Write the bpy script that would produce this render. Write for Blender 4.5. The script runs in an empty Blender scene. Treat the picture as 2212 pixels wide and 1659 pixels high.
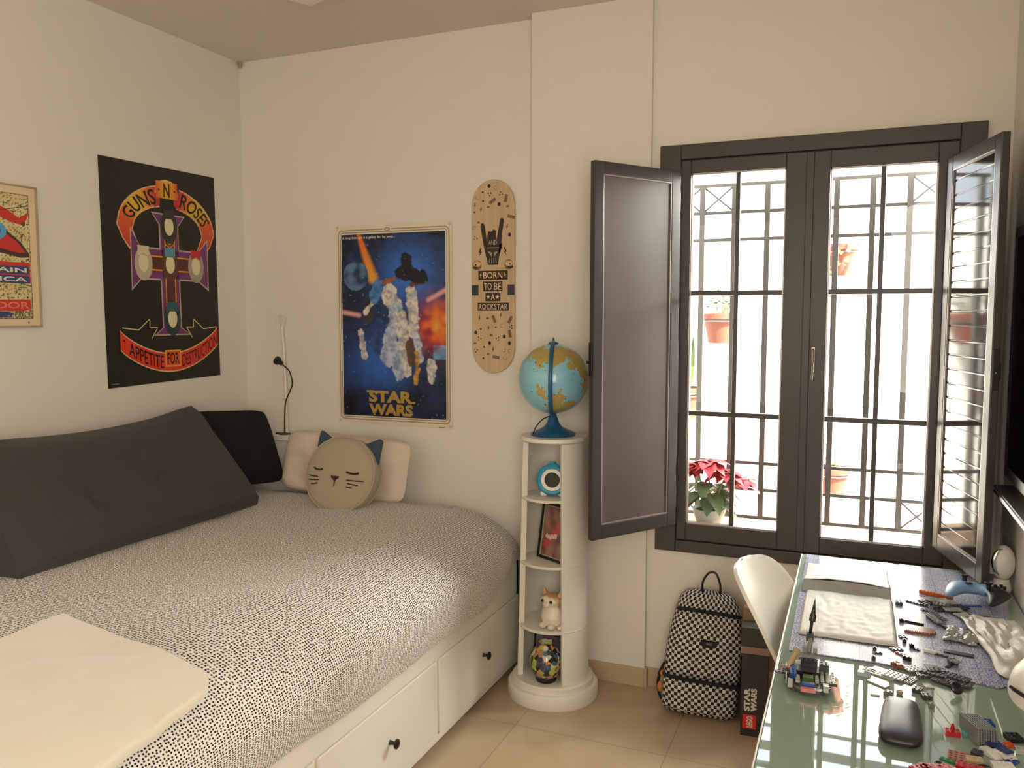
import bpy, math, random
from math import sin, cos, pi, radians, sqrt, atan2, floor
from mathutils import Vector, Matrix, noise
random.seed(7)
SC = bpy.context.scene
COL = SC.collection

# ------------------------------------------------------------------ camera
cam_d = bpy.data.cameras.new('camera')
cam = bpy.data.objects.new('camera', cam_d); COL.objects.link(cam)
cam_d.sensor_fit = 'HORIZONTAL'; cam_d.sensor_width = 36.0
cam_d.lens = 1780.34 / 2212 * 36.0
cam_d.clip_start = 0.02
cam.location = (3.00297, -3.51765, 1.61795)
cam.rotation_euler = (radians(90 - 4.668), 0, radians(22.653))
SC.camera = cam

# ------------------------------------------------------------------ light
SC.view_settings.view_transform = 'Standard'
SC.view_settings.look = 'None'
SC.view_settings.gamma = 1.0
SC.view_settings.use_curve_mapping = False
SC.view_settings.exposure = 0.0
world = bpy.data.worlds.new('sky'); SC.world = world
world.use_nodes = True
wn = world.node_tree.nodes
wn['Background'].inputs[0].default_value = (0.86, 0.93, 1.0, 1)
wn['Background'].inputs[1].default_value = 6.0

def lamp(name, kind, energy, color, loc, direction, **kw):
    d = bpy.data.lights.new(name, kind); d.energy = energy; d.color = color
    for k, v in kw.items(): setattr(d, k, v)
    o = bpy.data.objects.new(name, d); COL.objects.link(o)
    o.location = loc
    o.rotation_euler = Vector(direction).to_track_quat('-Z', 'Y').to_euler()
    return o
lamp('sun', 'SUN', 80.0, (1.0, 0.95, 0.86), (0, 0, 8), (-0.5, 0.33, -0.8), angle=radians(0.6))
# added lamp out of view in the courtyard, aimed in to brighten the bed
lamp('courtyard_fill', 'AREA', 290.0, (1.0, 0.95, 0.84), (3.95, 1.05, 2.38), (-2.3, -2.3, -1.9), shape='RECTANGLE', size=1.0, size_y=.7)
# invented fill lamp at the right wall beside the camera, no window there
lamp('side_fill', 'AREA', 92.0, (1.0, 0.89, 0.74), (3.46, -3.55, 1.75), (-1, 0.22, 0.0), shape='RECTANGLE', size=1.9, size_y=1.5)
# soft fill lamp added behind the camera to lift the room, no doorway
lamp('rear_fill', 'AREA', 29.0, (1.0, 0.89, 0.74), (2.0, -6.9, 1.65), (-0.10, 1, 0.02), shape='RECTANGLE', size=2.2, size_y=2.2)

# ------------------------------------------------------------------ helpers
def lin(c):
    c = c / 255.0
    return c / 12.92 if c <= 0.04045 else ((c + 0.055) / 1.055) ** 2.4
def S(r, g, b): return (lin(r), lin(g), lin(b), 1.0)

MATS = {}
def mat(name, color=(.8, .8, .8, 1), rough=.5, metal=0.0, spec=.5, coat=0.0, coat_rough=.03, bump=0.0, bscale=200., var=0.0, vscale=3., sheen=0.0, sss=0.0, emit=None):
    if name in MATS: return MATS[name]
    m = bpy.data.materials.new(name); m.use_nodes = True
    nt = m.node_tree; b = nt.nodes['Principled BSDF']
    b.inputs['Base Color'].default_value = color
    b.inputs['Roughness'].default_value = rough
    b.inputs['Metallic'].default_value = metal
    b.inputs['Specular IOR Level'].default_value = spec
    b.inputs['Coat Weight'].default_value = coat
    b.inputs['Coat Roughness'].default_value = coat_rough
    b.inputs['Sheen Weight'].default_value = sheen
    tc = nt.nodes.new('ShaderNodeTexCoord')
    if bump:
        n = nt.nodes.new('ShaderNodeTexNoise'); n.inputs['Scale'].default_value = bscale
        n.inputs['Detail'].default_value = 3
        bp = nt.nodes.new('ShaderNodeBump'); bp.inputs['Strength'].default_value = bump
        bp.inputs['Distance'].default_value = 0.002
        nt.links.new(tc.outputs['Object'], n.inputs['Vector'])
        nt.links.new(n.outputs['Fac'], bp.inputs['Height'])
        nt.links.new(bp.outputs['Normal'], b.inputs['Normal'])
    if var:
        n = nt.nodes.new('ShaderNodeTexNoise'); n.inputs['Scale'].default_value = vscale
        n.inputs['Detail'].default_value = 4
        r = nt.nodes.new('ShaderNodeMix'); r.data_type = 'RGBA'
        lo = tuple(c * (1 - var) for c in color[:3]) + (1,); hi = tuple(min(1, c * (1 + var)) for c in color[:3]) + (1,)
        r.inputs[6].default_value = lo; r.inputs[7].default_value = hi
        nt.links.new(tc.outputs['Object'], n.inputs['Vector'])
        nt.links.new(n.outputs['Fac'], r.inputs[0])
        nt.links.new(r.outputs[2], b.inputs['Base Color'])
    MATS[name] = m
    return m

class N:  # small node-graph helper
    def __init__(s, name, **kw):
        s.m = mat(name, **kw); s.nt = s.m.node_tree; s.b = s.nt.nodes['Principled BSDF']
    def node(s, t, **kw):
        n = s.nt.nodes.new('ShaderNode' + t)
        for k, v in kw.items(): setattr(n, k, v)
        return n
    def link(s, a, b): s.nt.links.new(a, b)
    def math(s, op, a, b=None):
        n = s.node('Math', operation=op)
        for i, v in enumerate((a, b)):
            if v is None: continue
            if isinstance(v, (int, float)): n.inputs[i].default_value = v
            else: s.link(v, n.inputs[i])
        return n.outputs[0]
    def mix(s, f, a, b):
        n = s.node('Mix', data_type='RGBA')
        for i, v in ((0, f), (6, a), (7, b)):
            if isinstance(v, (int, float, tuple)): n.inputs[i].default_value = v
            else: s.link(v, n.inputs[i])
        return n.outputs[2]

class MB:
    def __init__(s): s.v = []; s.f = []; s.m = []; s.s = []; s.uv = None; s.T = Matrix(); s.cur = 0
    def _add(s, verts, faces, smooth=False):
        o = len(s.v)
        s.v += [tuple(s.T @ Vector(p)) for p in verts]
        for f in faces:
            s.f.append([i + o for i in f]); s.m.append(s.cur); s.s.append(smooth)
        return s
    def box(s, a, b):
        x0, y0, z0 = a; x1, y1, z1 = b
        x0, x1 = min(x0, x1), max(x0, x1); y0, y1 = min(y0, y1), max(y0, y1); z0, z1 = min(z0, z1), max(z0, z1)
        return s._add([(x0,y0,z0),(x1,y0,z0),(x1,y1,z0),(x0,y1,z0),(x0,y0,z1),(x1,y0,z1),(x1,y1,z1),(x0,y1,z1)],
                      [(0,3,2,1),(4,5,6,7),(0,1,5,4),(1,2,6,5),(2,3,7,6),(3,0,4,7)])
    def cbox(s, c, d): return s.box([c[i] - d[i] / 2 for i in range(3)], [c[i] + d[i] / 2 for i in range(3)])
    def lathe(s, prof, seg=24, c=(0, 0, 0), smooth=True, a0=0., a1=2 * pi, caps=True):
        full = abs(a1 - a0 - 2 * pi) < 1e-6; n = seg if full else seg + 1
        vs = []; fs = []
        for r, z in prof:
            for i in range(n):
                a = a0 + (a1 - a0) * i / seg
                vs.append((c[0] + r * cos(a), c[1] + r * sin(a), c[2] + z))
        for j in range(len(prof) - 1):
            for i in range(seg):
                k = (i + 1) % n
                fs.append((j * n + i, j * n + k, (j + 1) * n + k, (j + 1) * n + i))
        s._add(vs, fs, smooth)
        if caps and full:
            if prof[0][0] > 1e-6: s._add(vs[:n], [tuple(reversed(range(n)))])
            if prof[-1][0] > 1e-6: s._add(vs[-n:], [tuple(range(n))])
        return s
    def cyl(s, p0, p1, r0, r1=None, seg=12, smooth=True):
        r1 = r0 if r1 is None else r1
        p0 = Vector(p0); p1 = Vector(p1); L = (p1 - p0).length
        q = (p1 - p0).to_track_quat('Z', 'Y').to_matrix().to_4x4(); T = s.T
        s.T = T @ Matrix.Translation(p0) @ q
        s.lathe([(r0, 0), (r1, L)], seg, smooth=smooth); s.T = T
        return s
    def ell(s, c, r, seg=20, rings=12, fn=None):
        vs = []; fs = []
        for j in range(rings + 1):
            t = pi * j / rings
            for i in range(seg):
                a = 2 * pi * i / seg
                p = Vector((sin(t) * cos(a), sin(t) * sin(a), -cos(t)))
                if fn: p = fn(p)
                vs.append((c[0] + p[0] * r[0], c[1] + p[1] * r[1], c[2] + p[2] * r[2]))
        for j in range(rings):
            for i in range(seg):
                k = (i + 1) % seg
                fs.append((j * seg + i, j * seg + k, (j + 1) * seg + k, (j + 1) * seg + i))
        return s._add(vs, fs, True)
    def tube(s, pts, r, seg=8, closed=False, flat=None):
        pts = [Vector(p) for p in pts]; n = len(pts); vs = []; fs = []
        up = None
        for i, p in enumerate(pts):
            a = pts[(i - 1) % n] if (i or closed) else p; b = pts[(i + 1) % n] if (i < n - 1 or closed) else p
            t = (b - a).normalized()
            if up is None:
                up = Vector((0, 0, 1)) if abs(t.z) < .9 else Vector((1, 0, 0))
            u = (up - t * up.dot(t)).normalized(); w = t.cross(u); up = u
            rr = r[i] if isinstance(r, (list, tuple)) else r
            ru, rw = (rr, rr) if flat is None else (rr * flat, rr)
            for k in range(seg):
                an = 2 * pi * k / seg
                vs.append(tuple(p + u * ru * cos(an) + w * rw * sin(an)))
        m = n if closed else n - 1
        for i in range(m):
            j = (i + 1) % n
            for k in range(seg):
                l = (k + 1) % seg
                fs.append((i * seg + k, i * seg + l, j * seg + l, j * seg + k))
        s._add(vs, fs, True)
        if not closed:
            s._add(vs[:seg], [tuple(reversed(range(seg)))]); s._add(vs[-seg:], [tuple(range(seg))])
        return s
    def prism(s, poly, h0, h1, ax='z'):
        n = len(poly)
        def P(u, v, h): return (u, v, h) if ax == 'z' else ((u, h, v) if ax == 'y' else (h, u, v))
        vs = [P(u, v, h0) for u, v in poly] + [P(u, v, h1) for u, v in poly]
        fs = [tuple(reversed(range(n))), tuple(range(n, 2 * n))] + [(i, (i + 1) % n, n + (i + 1) % n, n + i) for i in range(n)]
        return s._add(vs, fs)
    def grid(s, fn, nu, nv, smooth=True, flip=False):
        vs = [fn(i / nu, j / nv) for j in range(nv + 1) for i in range(nu + 1)]
        fs = []
        for j in range(nv):
            for i in range(nu):
                q = (j * (nu + 1) + i, j * (nu + 1) + i + 1, (j + 1) * (nu + 1) + i + 1, (j + 1) * (nu + 1) + i)
                fs.append(tuple(reversed(q)) if flip else q)
        return s._add(vs, fs, smooth)
    def build(s, name, mats, parent=None, bevel=0, bseg=2, solid=0, sub=0, uv=None, sharp=40):
        me = bpy.data.meshes.new(name); me.from_pydata(s.v, [], s.f); me.update()
        if not isinstance(mats, (list, tuple)): mats = [mats]
        for m in mats: me.materials.append(m)
        me.polygons.foreach_set('material_index', s.m)
        me.polygons.foreach_set('use_smooth', s.s)
        if uv:
            l = me.uv_layers.new(name='UVMap')
            for lp in me.loops: l.data[lp.index].uv = uv(lp.vertex_index, me.vertices[lp.vertex_index].co)
        o = bpy.data.objects.new(name, me); COL.objects.link(o)
        if parent: o.parent = parent
        if any(s.s):
            try: me.set_sharp_from_angle(angle=radians(sharp))
            except Exception: pass
        if solid:
            md = o.modifiers.new('solid', 'SOLIDIFY'); md.thickness = solid; md.offset = 0
        if sub:
            md = o.modifiers.new('sub', 'SUBSURF'); md.levels = sub; md.render_levels = sub
        if bevel:
            md = o.modifiers.new('bevel', 'BEVEL'); md.width = bevel; md.segments = bseg; md.limit_method = 'ANGLE'; md.angle_limit = radians(50)
        return o

def tag(o, label=None, cat=None, group=None, kind=None):
    if label: o['label'] = label
    if cat: o['category'] = cat
    if group: o['group'] = group
    if kind: o['kind'] = kind
    return o
def thing(name, label, cat, loc=(0, 0, 0), rz=0, group=None, rot=None):
    o = bpy.data.objects.new(name, None); COL.objects.link(o); o.empty_display_size = .05
    o.location = loc; o.rotation_euler = rot if rot else (0, 0, rz)
    return tag(o, label, cat, group)
def struct(o): o['kind'] = 'structure'; return o
def copy_tree(o, parent=None):
    c = o.copy(); COL.objects.link(c); c.parent = parent
    for ch in list(o.children): copy_tree(ch, c)
    return c
def rotm(rx=0, ry=0, rz=0): return Matrix.Rotation(rz, 4, 'Z') @ Matrix.Rotation(ry, 4, 'Y') @ Matrix.Rotation(rx, 4, 'X')
def TR(x, y, z): return Matrix.Translation((x, y, z))
def lerp(a, b, t): return a + (b - a) * t
def sst(a, b, x):
    t = min(1, max(0, (x - a) / (b - a))); return t * t * (3 - 2 * t)
def nz(x, y, z=0.0): return noise.noise(Vector((x, y, z)))

# ---- flat printed artwork: coloured faces in one mesh, mapped on the object's front (-y) side
PRINT = {}
def print_mat(name, rough=.35, coat=0.0):
    if name in PRINT: return PRINT[name]
    n = N(name, rough=rough, coat=coat)
    a = n.node('VertexColor', layer_name='Col'); n.link(a.outputs['Color'], n.b.inputs['Base Color'])
    PRINT[name] = n.m; return n.m
_tc = {}
def text_geo(s, bold=0.0):
    k = (s, bold)
    if k in _tc: return _tc[k]
    cu = bpy.data.curves.new('t', 'FONT'); cu.body = s; cu.size = 1; cu.offset = bold; cu.resolution_u = 3
    o = bpy.data.objects.new('t', cu); COL.objects.link(o)
    bpy.context.view_layer.update()
    me = bpy.data.meshes.new_from_object(o.evaluated_get(bpy.context.evaluated_depsgraph_get()))
    vs = [(v.co.x, v.co.y) for v in me.vertices]; fs = [tuple(p.vertices) for p in me.polygons]
    bpy.data.objects.remove(o); bpy.data.curves.remove(cu); bpy.data.meshes.remove(me)
    x0 = min(v[0] for v in vs); x1 = max(v[0] for v in vs); y0 = min(v[1] for v in vs); y1 = max(v[1] for v in vs)
    vs = [((x - x0) / (x1 - x0), (y - y0) / (y1 - y0)) for x, y in vs]
    _tc[k] = (vs, fs); return _tc[k]
class Art:
    STEP = 0.00035
    def __init__(s, mp=None): s.v = []; s.f = []; s.c = []; s.mp = mp or (lambda u, v, n: (u, -n, v)); s.lv = 0
    def up(s): s.lv += 1; return s
    def _n(s): return s.lv * s.STEP
    def poly(s, pts, col, cols=None):
        o = len(s.v); s.v += [s.mp(u, v, s._n()) for u, v in pts]; s.f.append(tuple(range(o, o + len(pts))))
        s.c.append(cols if cols else [col] * len(pts)); return s
    def rect(s, u0, v0, u1, v1, col): return s.poly([(u0, v0), (u1, v0), (u1, v1), (u0, v1)], col)
    def disc(s, u, v, r, col, ry=None, n=18, a0=0, a1=2 * pi):
        ry = r if ry is None else ry
        return s.poly([(u + r * cos(a0 + (a1 - a0) * i / n), v + ry * sin(a0 + (a1 - a0) * i / n)) for i in range(n)], col)
    def line(s, pts, w, col):
        for (a, b), (c, d) in zip(pts, pts[1:]):
            L = sqrt((c - a) ** 2 + (d - b) ** 2) or 1; nx, ny = -(d - b) / L * w / 2, (c - a) / L * w / 2
            s.poly([(a + nx, b + ny), (a - nx, b - ny), (c - nx, d - ny), (c + nx, d + ny)], col)
        return s
    def raster(s, u0, v0, u1, v1, nu, nv, fn):
        o = len(s.v)
        cg = []
        for j in range(nv + 1):
            for i in range(nu + 1):
                u = lerp(u0, u1, i / nu); v = lerp(v0, v1, j / nv)
                s.v.append(s.mp(u, v, s._n())); cg.append(fn(i / nu, j / nv))
        for j in range(nv):
            for i in range(nu):
                q = (j * (nu + 1) + i, j * (nu + 1) + i + 1, (j + 1) * (nu + 1) + i + 1, (j + 1) * (nu + 1) + i)
                s.f.append(tuple(k + o for k in q)); s.c.append([cg[k] for k in q])
        return s
    def text(s, t, u0, v0, u1, v1, col, bold=0.0, warp=None, colf=None):
        vs, fs = text_geo(t, bold); P = []
        for x, y in vs:
            p = (lerp(u0, u1, x), lerp(v0, v1, y))
            if warp: p = warp(*p)
            P.append(p)
        for f in fs: s.poly([P[i] for i in f], col, [colf(vs[i][0], vs[i][1]) for i in f] if colf else None)
        return s
    def strip(s, top, bot, colf):  # banner between two polylines
        n = len(top)
        for i in range(n - 1):
            a, b = i / (n - 1), (i + 1) / (n - 1)
            s.poly([bot[i], bot[i + 1], top[i + 1], top[i]], None, [colf(a), colf(b), colf(b), colf(a)])
        return s
    def build(s, name, m, parent):
        me = bpy.data.meshes.new(name); me.from_pydata(s.v, [], s.f); me.update()
        ca = me.color_attributes.new('Col', 'FLOAT_COLOR', 'CORNER')
        flat = []
        for p, cs in zip(me.polygons, s.c):
            for c in cs: flat += [c[0], c[1], c[2], 1.0]
        ca.data.foreach_set('color', flat)
        me.materials.append(m)
        o = bpy.data.objects.new(name, me); COL.objects.link(o); o.parent = parent
        return o

# ------------------------------------------------------------------ materials
M_wall = mat('wall_paint', (.80, .765, .69, 1), rough=.85, spec=.25, bump=.15, bscale=60)
M_ceil = mat('ceiling_paint', (.74, .69, .62, 1), rough=.9, spec=.2)
M_white = mat('white_lacquer', (.80, .77, .68, 1), rough=.38, spec=.5)
M_whitew = mat('white_plastic', (.85, .82, .76, 1), rough=.3)
M_dark = mat('dark_brown_aluminium', (.050, .042, .040, 1), rough=.33, spec=.5, bump=.05, bscale=300)
M_black = mat('black_plastic', (.012, .012, .013, 1), rough=.4)
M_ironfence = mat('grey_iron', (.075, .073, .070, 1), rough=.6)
M_metal = mat('brushed_metal', (.7, .68, .65, 1), rough=.25, metal=1.0)
M_chrome = mat('chrome', (.85, .85, .85, 1), rough=.06, metal=1.0)

def floor_mat():
    n = N('beige_marble_tile', rough=.16, spec=.5)
    tc = n.node('TexCoord')
    a = n.node('TexNoise'); a.inputs['Scale'].default_value = 2.2; a.inputs['Detail'].default_value = 6; a.inputs['Distortion'].default_value = 1.2
    n.link(tc.outputs['Object'], a.inputs['Vector'])
    c = n.mix(a.outputs['Fac'], (.42, .31, .19, 1), (.60, .47, .31, 1))
    b = n.node('TexBrick'); b.offset = 0; b.inputs['Scale'].default_value = 1.0
    b.inputs['Brick Width'].default_value = .6; b.inputs['Row Height'].default_value = .6; b.inputs['Mortar Size'].default_value = .0022
    b.inputs['Color1'].default_value = (1, 1, 1, 1); b.inputs['Color2'].default_value = (.96, .96, .96, 1); b.inputs['Mortar'].default_value = (.72, .70, .66, 1)
    n.link(tc.outputs['Object'], b.inputs['Vector'])
    m = n.node('Mix', data_type='RGBA', blend_type='MULTIPLY'); m.inputs[0].default_value = 1
    n.link(c, m.inputs[6]); n.link(b.outputs['Color'], m.inputs[7]); n.link(m.outputs[2], n.b.inputs['Base Color'])
    return n.m
M_floor = floor_mat()
M_base = mat('beige_skirting', (.52, .41, .27, 1), rough=.25, var=.12, vscale=6)

def glass_mat(name, tint=(1, 1, 1, 1), strength=1.0):
    m = bpy.data.materials.new(name); m.use_nodes = True; nt = m.node_tree; nt.nodes.clear()
    out = nt.nodes.new('ShaderNodeOutputMaterial'); mx = nt.nodes.new('ShaderNodeMixShader')
    tr = nt.nodes.new('ShaderNodeBsdfTransparent'); tr.inputs[0].default_value = tint
    gl = nt.nodes.new('ShaderNodeBsdfGlossy'); gl.inputs['Roughness'].default_value = 0.0
    fr = nt.nodes.new('ShaderNodeFresnel'); fr.inputs[0].default_value = 1.45
    ge = nt.nodes.new('ShaderNodeNewGeometry'); sb = nt.nodes.new('ShaderNodeMath'); sb.operation = 'SUBTRACT'; sb.inputs[0].default_value = 1.0
    ml = nt.nodes.new('ShaderNodeMath'); ml.operation = 'MULTIPLY'
    nt.links.new(ge.outputs['Backfacing'], sb.inputs[1]); nt.links.new(fr.outputs[0], ml.inputs[0]); nt.links.new(sb.outputs[0], ml.inputs[1])
    nt.links.new(ml.outputs[0], mx.inputs[0]); nt.links.new(tr.outputs[0], mx.inputs[1]); nt.links.new(gl.outputs[0], mx.inputs[2])
    nt.links.new(mx.outputs[0], out.inputs[0]); return m
M_glass = glass_mat('window_glass', (.97, .98, .98, 1))

# ================================================================== ROOM SHELL
RX, NY, H = 3.50, -7.05, 2.932
struct(MB().box((-.15, NY, -.12), (RX + .15, .15, 0)).build('floor', M_floor))
struct(MB().box((-.15, NY, H), (RX + .15, .18, H + .12)).build('ceiling', M_ceil))
struct(MB().box((-.15, NY, 0), (0, .15, H)).build('wall_left', M_wall))
struct(MB().box((0, 0, 0), (2.10, .16, H)).build('wall_back', M_wall))
struct(MB().box((1.657, -.068, 0), (2.191, 0, H)).build('wall_pillar', M_wall))
OX0, OX1, OZ0, OZ1 = 2.30, 3.33, .68, 2.26
for a_, b_ in (((2.10, -.044, 0), (OX0, .16, H)), ((OX1, -.044, 0), (RX, .16, H)), ((OX0, -.044, 0), (OX1, .16, OZ0)), ((OX0, -.044, OZ1), (OX1, .16, H))):
    struct(MB().box(a_, b_).build('wall_window', M_wall))
struct(MB().box((RX, NY, 0), (RX + .15, .16, H)).build('wall_right', M_wall))
struct(MB().box((-.15, NY - .15, 0), (RX + .15, NY, H)).build('wall_near', M_wall))
struct(MB().box((1.657, -.080, 0), (2.191, -.068, .084)).box((2.191, -.080, 0), (2.203, -.044, .084)).build('baseboard_pillar', M_base, bevel=.002))
struct(MB().box((2.203, -.056, 0), (RX, -.044, .084)).build('baseboard_window', M_base, bevel=.002))
struct(MB().box((.0, -.012, 0), (1.657, 0, .084)).build('baseboard_back', M_base, bevel=.002))
struct(MB().box((RX - .012, NY, 0), (RX, -.056, .084)).build('baseboard_right', M_base, bevel=.002))
M_sill = mat('terracotta_sill', (.50, .33, .22, 1), rough=.5, var=.2, vscale=9)
struct(MB().box((2.10, .02, .62), (3.60, .44, .70)).build('trim_1', M_sill, bevel=.006))

# ================================================================== WINDOW
win = struct(thing('window_1', None, None))
FY = -.064
f = MB()
f.box((2.228, FY, .618), (2.315, .0, 2.322)).box((3.333, FY, .618), (3.418, .0, 2.322)).box((2.315, FY, .618), (3.333, .0, .668)).box((2.315, FY, 2.262), (3.333, .0, 2.322))
f.box((2.315, FY + .012, .668), (3.333, .03, .685)).box((2.315, FY + .012, 2.245), (3.333, .03, 2.262))
f.build('window_frame', M_dark, win, bevel=.003)
M_bead = mat('pale_gasket', (.42, .38, .35, 1), rough=.3, metal=.6)
def sash(x0, x1, g0, g1, zb, zt, mx):
    s = MB(); y0, y1 = -.058, -.012
    s.box((x0, y0, .672), (g0, y1, 2.258)).box((g1, y0, .672), (x1, y1, 2.258)).box((g0, y0, .672), (g1, y1, zb)).box((g0, y0, zt), (g1, y1, 2.258))
    if x0 > 2.8: s.box((2.803, -.0635, .672), (2.833, -.058, 2.258))
    o = s.build('sash', M_dark, win, bevel=.003)
    b = MB(); e = .005
    b.box((g0, -.050, zb), (g0 + e, -.02, zt)).box((g1 - e, -.050, zb), (g1, -.02, zt)).box((g0, -.050, zb), (g1, -.02, zb + e)).box((g0, -.050, zt - e), (g1, -.02, zt))
    tag(b.build('glazing_bead', M_bead, o), 'pale metallic glazing bead')
    m = MB(); m.box((mx - .009, -.046, zb), (mx + .009, -.022, zt))
    for z in (1.715, 1.213): m.box((g0, -.047, z - .010), (g1, -.021, z + .010))
    m.build('glazing_bar', M_dark, o, bevel=.002)
    MB().box((g0, -.036, zb), (g1, -.032, zt)).build('glass_pane', M_glass, o)
sash(2.317, 2.816, 2.357, 2.728, .742, 2.202, 2.544)
sash(2.818, 3.331, 2.892, 3.264, .735, 2.190, 3.080)
h = MB(); h.box((2.840, -.070, 1.40), (2.856, -.058, 1.50)); h.tube([(2.848, -.066, 1.49), (2.848, -.088, 1.485), (2.849, -.09, 1.45), (2.845, -.088, 1.37)], .005)
h.build('window_handle', mat('satin_steel', (.35, .34, .33, 1), rough=.3, metal=1.0), win, bevel=.002)

def shutter(name, label, hinge, free, z0, z1, gloss, flip, groove=True):
    hx, hy = hinge; fx, fy = free; L = sqrt((fx - hx) ** 2 + (fy - hy) ** 2)
    t = thing(name, label, 'shutter', (hx, hy, z0), atan2(fy - hy, fx - hx)); hh = z1 - z0; st = .048; th = .026
    s = MB(); s.box((0, -th / 2, 0), (st, th / 2, hh)).box((L - st, -th / 2, 0), (L, th / 2, hh)).box((st, -th / 2, 0), (L - st, th / 2, st + .01)).box((st, -th / 2, hh - st), (L - st, th / 2, hh))
    s.build('shutter_frame', M_dark, t, bevel=.003)
    p = MB(); zz = st + .01; dz = .0515 if groove else 9; m_ = L - st
    while zz < hh - st - .004:
        z2 = min(zz + dz, hh - st)
        for sg in (-1, 1):
            pl = [(.0045 * sg, zz + .0016), (.0065 * sg, zz + .004), (.0065 * sg, z2 - .004), (.0045 * sg, z2 - .0016)]
            p._add([(st, y, z) for y, z in pl] + [(m_, y, z) for y, z in pl], [(0, 1, 5, 4) if sg > 0 else (4, 5, 1, 0), (1, 2, 6, 5) if sg > 0 else (5, 6, 2, 1), (2, 3, 7, 6) if sg > 0 else (6, 7, 3, 2)])
        zz = z2
    p.box((st, -.0045, st), (m_, .0045, hh - st))
    p.build('shutter_panel', gloss, t)
    b = MB(); e = .004
    for sg in (-1, 1):
        ya, yb = sg * .0065, sg * .0115
        b.box((st, ya, st + .01), (st + e, yb, hh - st)).box((m_ - e, ya, st + .01), (m_, yb, hh - st)).box((st, ya, st + .01), (m_, yb, st + .01 + e)).box((st, ya, hh - st - e), (m_, yb, hh - st))
    tag(b.build('panel_bead', M_bead, t), 'pale bead around the panel')
    l = MB(); sg = flip
    l.box((L - .006, -.010, hh * .44), (L + .006, .010, hh * .53)); l.cyl((L + .004, 0, hh * .478), (L + .02, 0, hh * .478), .006)
    l.box((L - .03, sg * .013, hh * .46), (L - .012, sg * .022, hh * .50))
    l.build('shutter_latch', M_black, t, bevel=.002)
    for zc in (.12, hh * .5, hh - .12):
        MB().cyl((-.004, 0, zc - .04), (-.004, 0, zc + .04), .007).build('hinge', M_black, t)
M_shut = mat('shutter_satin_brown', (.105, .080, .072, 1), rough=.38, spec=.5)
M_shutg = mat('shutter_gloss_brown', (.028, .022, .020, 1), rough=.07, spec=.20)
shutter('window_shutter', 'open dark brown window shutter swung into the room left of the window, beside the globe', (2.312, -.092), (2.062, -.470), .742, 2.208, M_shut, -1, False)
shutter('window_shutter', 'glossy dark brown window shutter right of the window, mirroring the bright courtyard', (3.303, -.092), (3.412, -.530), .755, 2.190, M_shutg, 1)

# ================================================================== OUTSIDE
M_court = mat('courtyard_whitewash', (.88, .86, .80, 1), rough=.9, bump=.3, bscale=30)
struct(MB().box((-1.5, 1.38, -.4), (6.5, 1.5, 2.22)).build('wall_courtyard', M_court))
struct(MB().box((-1.5, .16, -.5), (6.5, 1.38, -.4)).build('floor_courtyard', mat('courtyard_paving', (.55, .50, .42, 1), rough=.8, var=.2)))
g = thing('window_grille', 'grey iron security grille with crossed corner panels outside the window', 'grille', (0, .285, 0))
gz = [.715, .842, .962, 1.960, 2.080, 2.200]
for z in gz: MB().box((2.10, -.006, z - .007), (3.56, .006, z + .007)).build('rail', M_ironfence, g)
gx = [2.206 + k * .1405 for k in range(10)]
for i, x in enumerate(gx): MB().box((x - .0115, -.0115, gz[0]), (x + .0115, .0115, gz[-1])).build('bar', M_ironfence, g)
for (a, b) in ((1, 2), (0, 1), (7, 8), (8, 9)):
    for (z0, z1) in ((gz[0], gz[1]), (gz[4], gz[5])):
        c = MB(); c.tube([(gx[a], 0, z0), (gx[b], 0, z1)], .004, 6).tube([(gx[a], 0.004, z1), (gx[b], 0.004, z0)], .004, 6)
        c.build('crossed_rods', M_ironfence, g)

t = thing('balcony_railing', 'grey railing high across the courtyard, seen only mirrored in the glass desk', 'railing', (0, 3.3, 0))
for z0, z1 in ((2.920, 2.985), (3.030, 3.082), (3.120, 3.180), (3.318, 3.38)): MB().box((.6, -.02, z0), (5.4, .02, z1)).build('rail', M_black, t)
for x in (.62, 5.38): MB().box((x - .03, -.03, -.4), (x + .03, .03, 3.40)).build('post', M_ironfence, t)
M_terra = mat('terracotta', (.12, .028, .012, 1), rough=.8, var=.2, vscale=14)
M_soil = mat('soil', (.05, .035, .025, 1), rough=1, bump=.5)
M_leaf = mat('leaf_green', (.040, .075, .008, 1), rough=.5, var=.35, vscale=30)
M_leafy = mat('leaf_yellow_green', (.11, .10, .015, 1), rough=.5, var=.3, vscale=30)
M_leafd = mat('leaf_dark', (.07, .16, .05, 1), rough=.45, var=.3, vscale=20)
M_red = mat('poinsettia_red', (.50, .014, .035, 1), rough=.5, var=.25, vscale=25)
M_stem = mat('stem', (.20, .22, .07, 1), rough=.6)
def leaf(m, base, d, L, W, droop=.25, up=Vector((0, 0, 1)), seg=5, cup=.15, lobes=False):
    d = Vector(d).normalized(); side = d.cross(up)
    if side.length < 1e-3: side = Vector((1, 0, 0))
    side.normalize(); nrm = side.cross(d).normalized(); base = Vector(base); vs = []; fs = []
    for i in range(seg + 1):
        t = i / seg; wd = W * .5 * (sin(pi * min(1, t * .96 + .04)) ** .8) * (1.15 - .35 * t)
        if lobes and i % 2: wd *= 1.35
        p = base + d * L * t - Vector((0, 0, 1)) * droop * L * t * t
        vs += [tuple(p - side * wd + nrm * wd * cup * 2), tuple(p), tuple(p + side * wd + nrm * wd * cup * 2)]
    for i in range(seg):
        a = i * 3; fs += [(a, a + 1, a + 4, a + 3), (a + 1, a + 2, a + 5, a + 4)]
    m._add(vs, fs, True)
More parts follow.
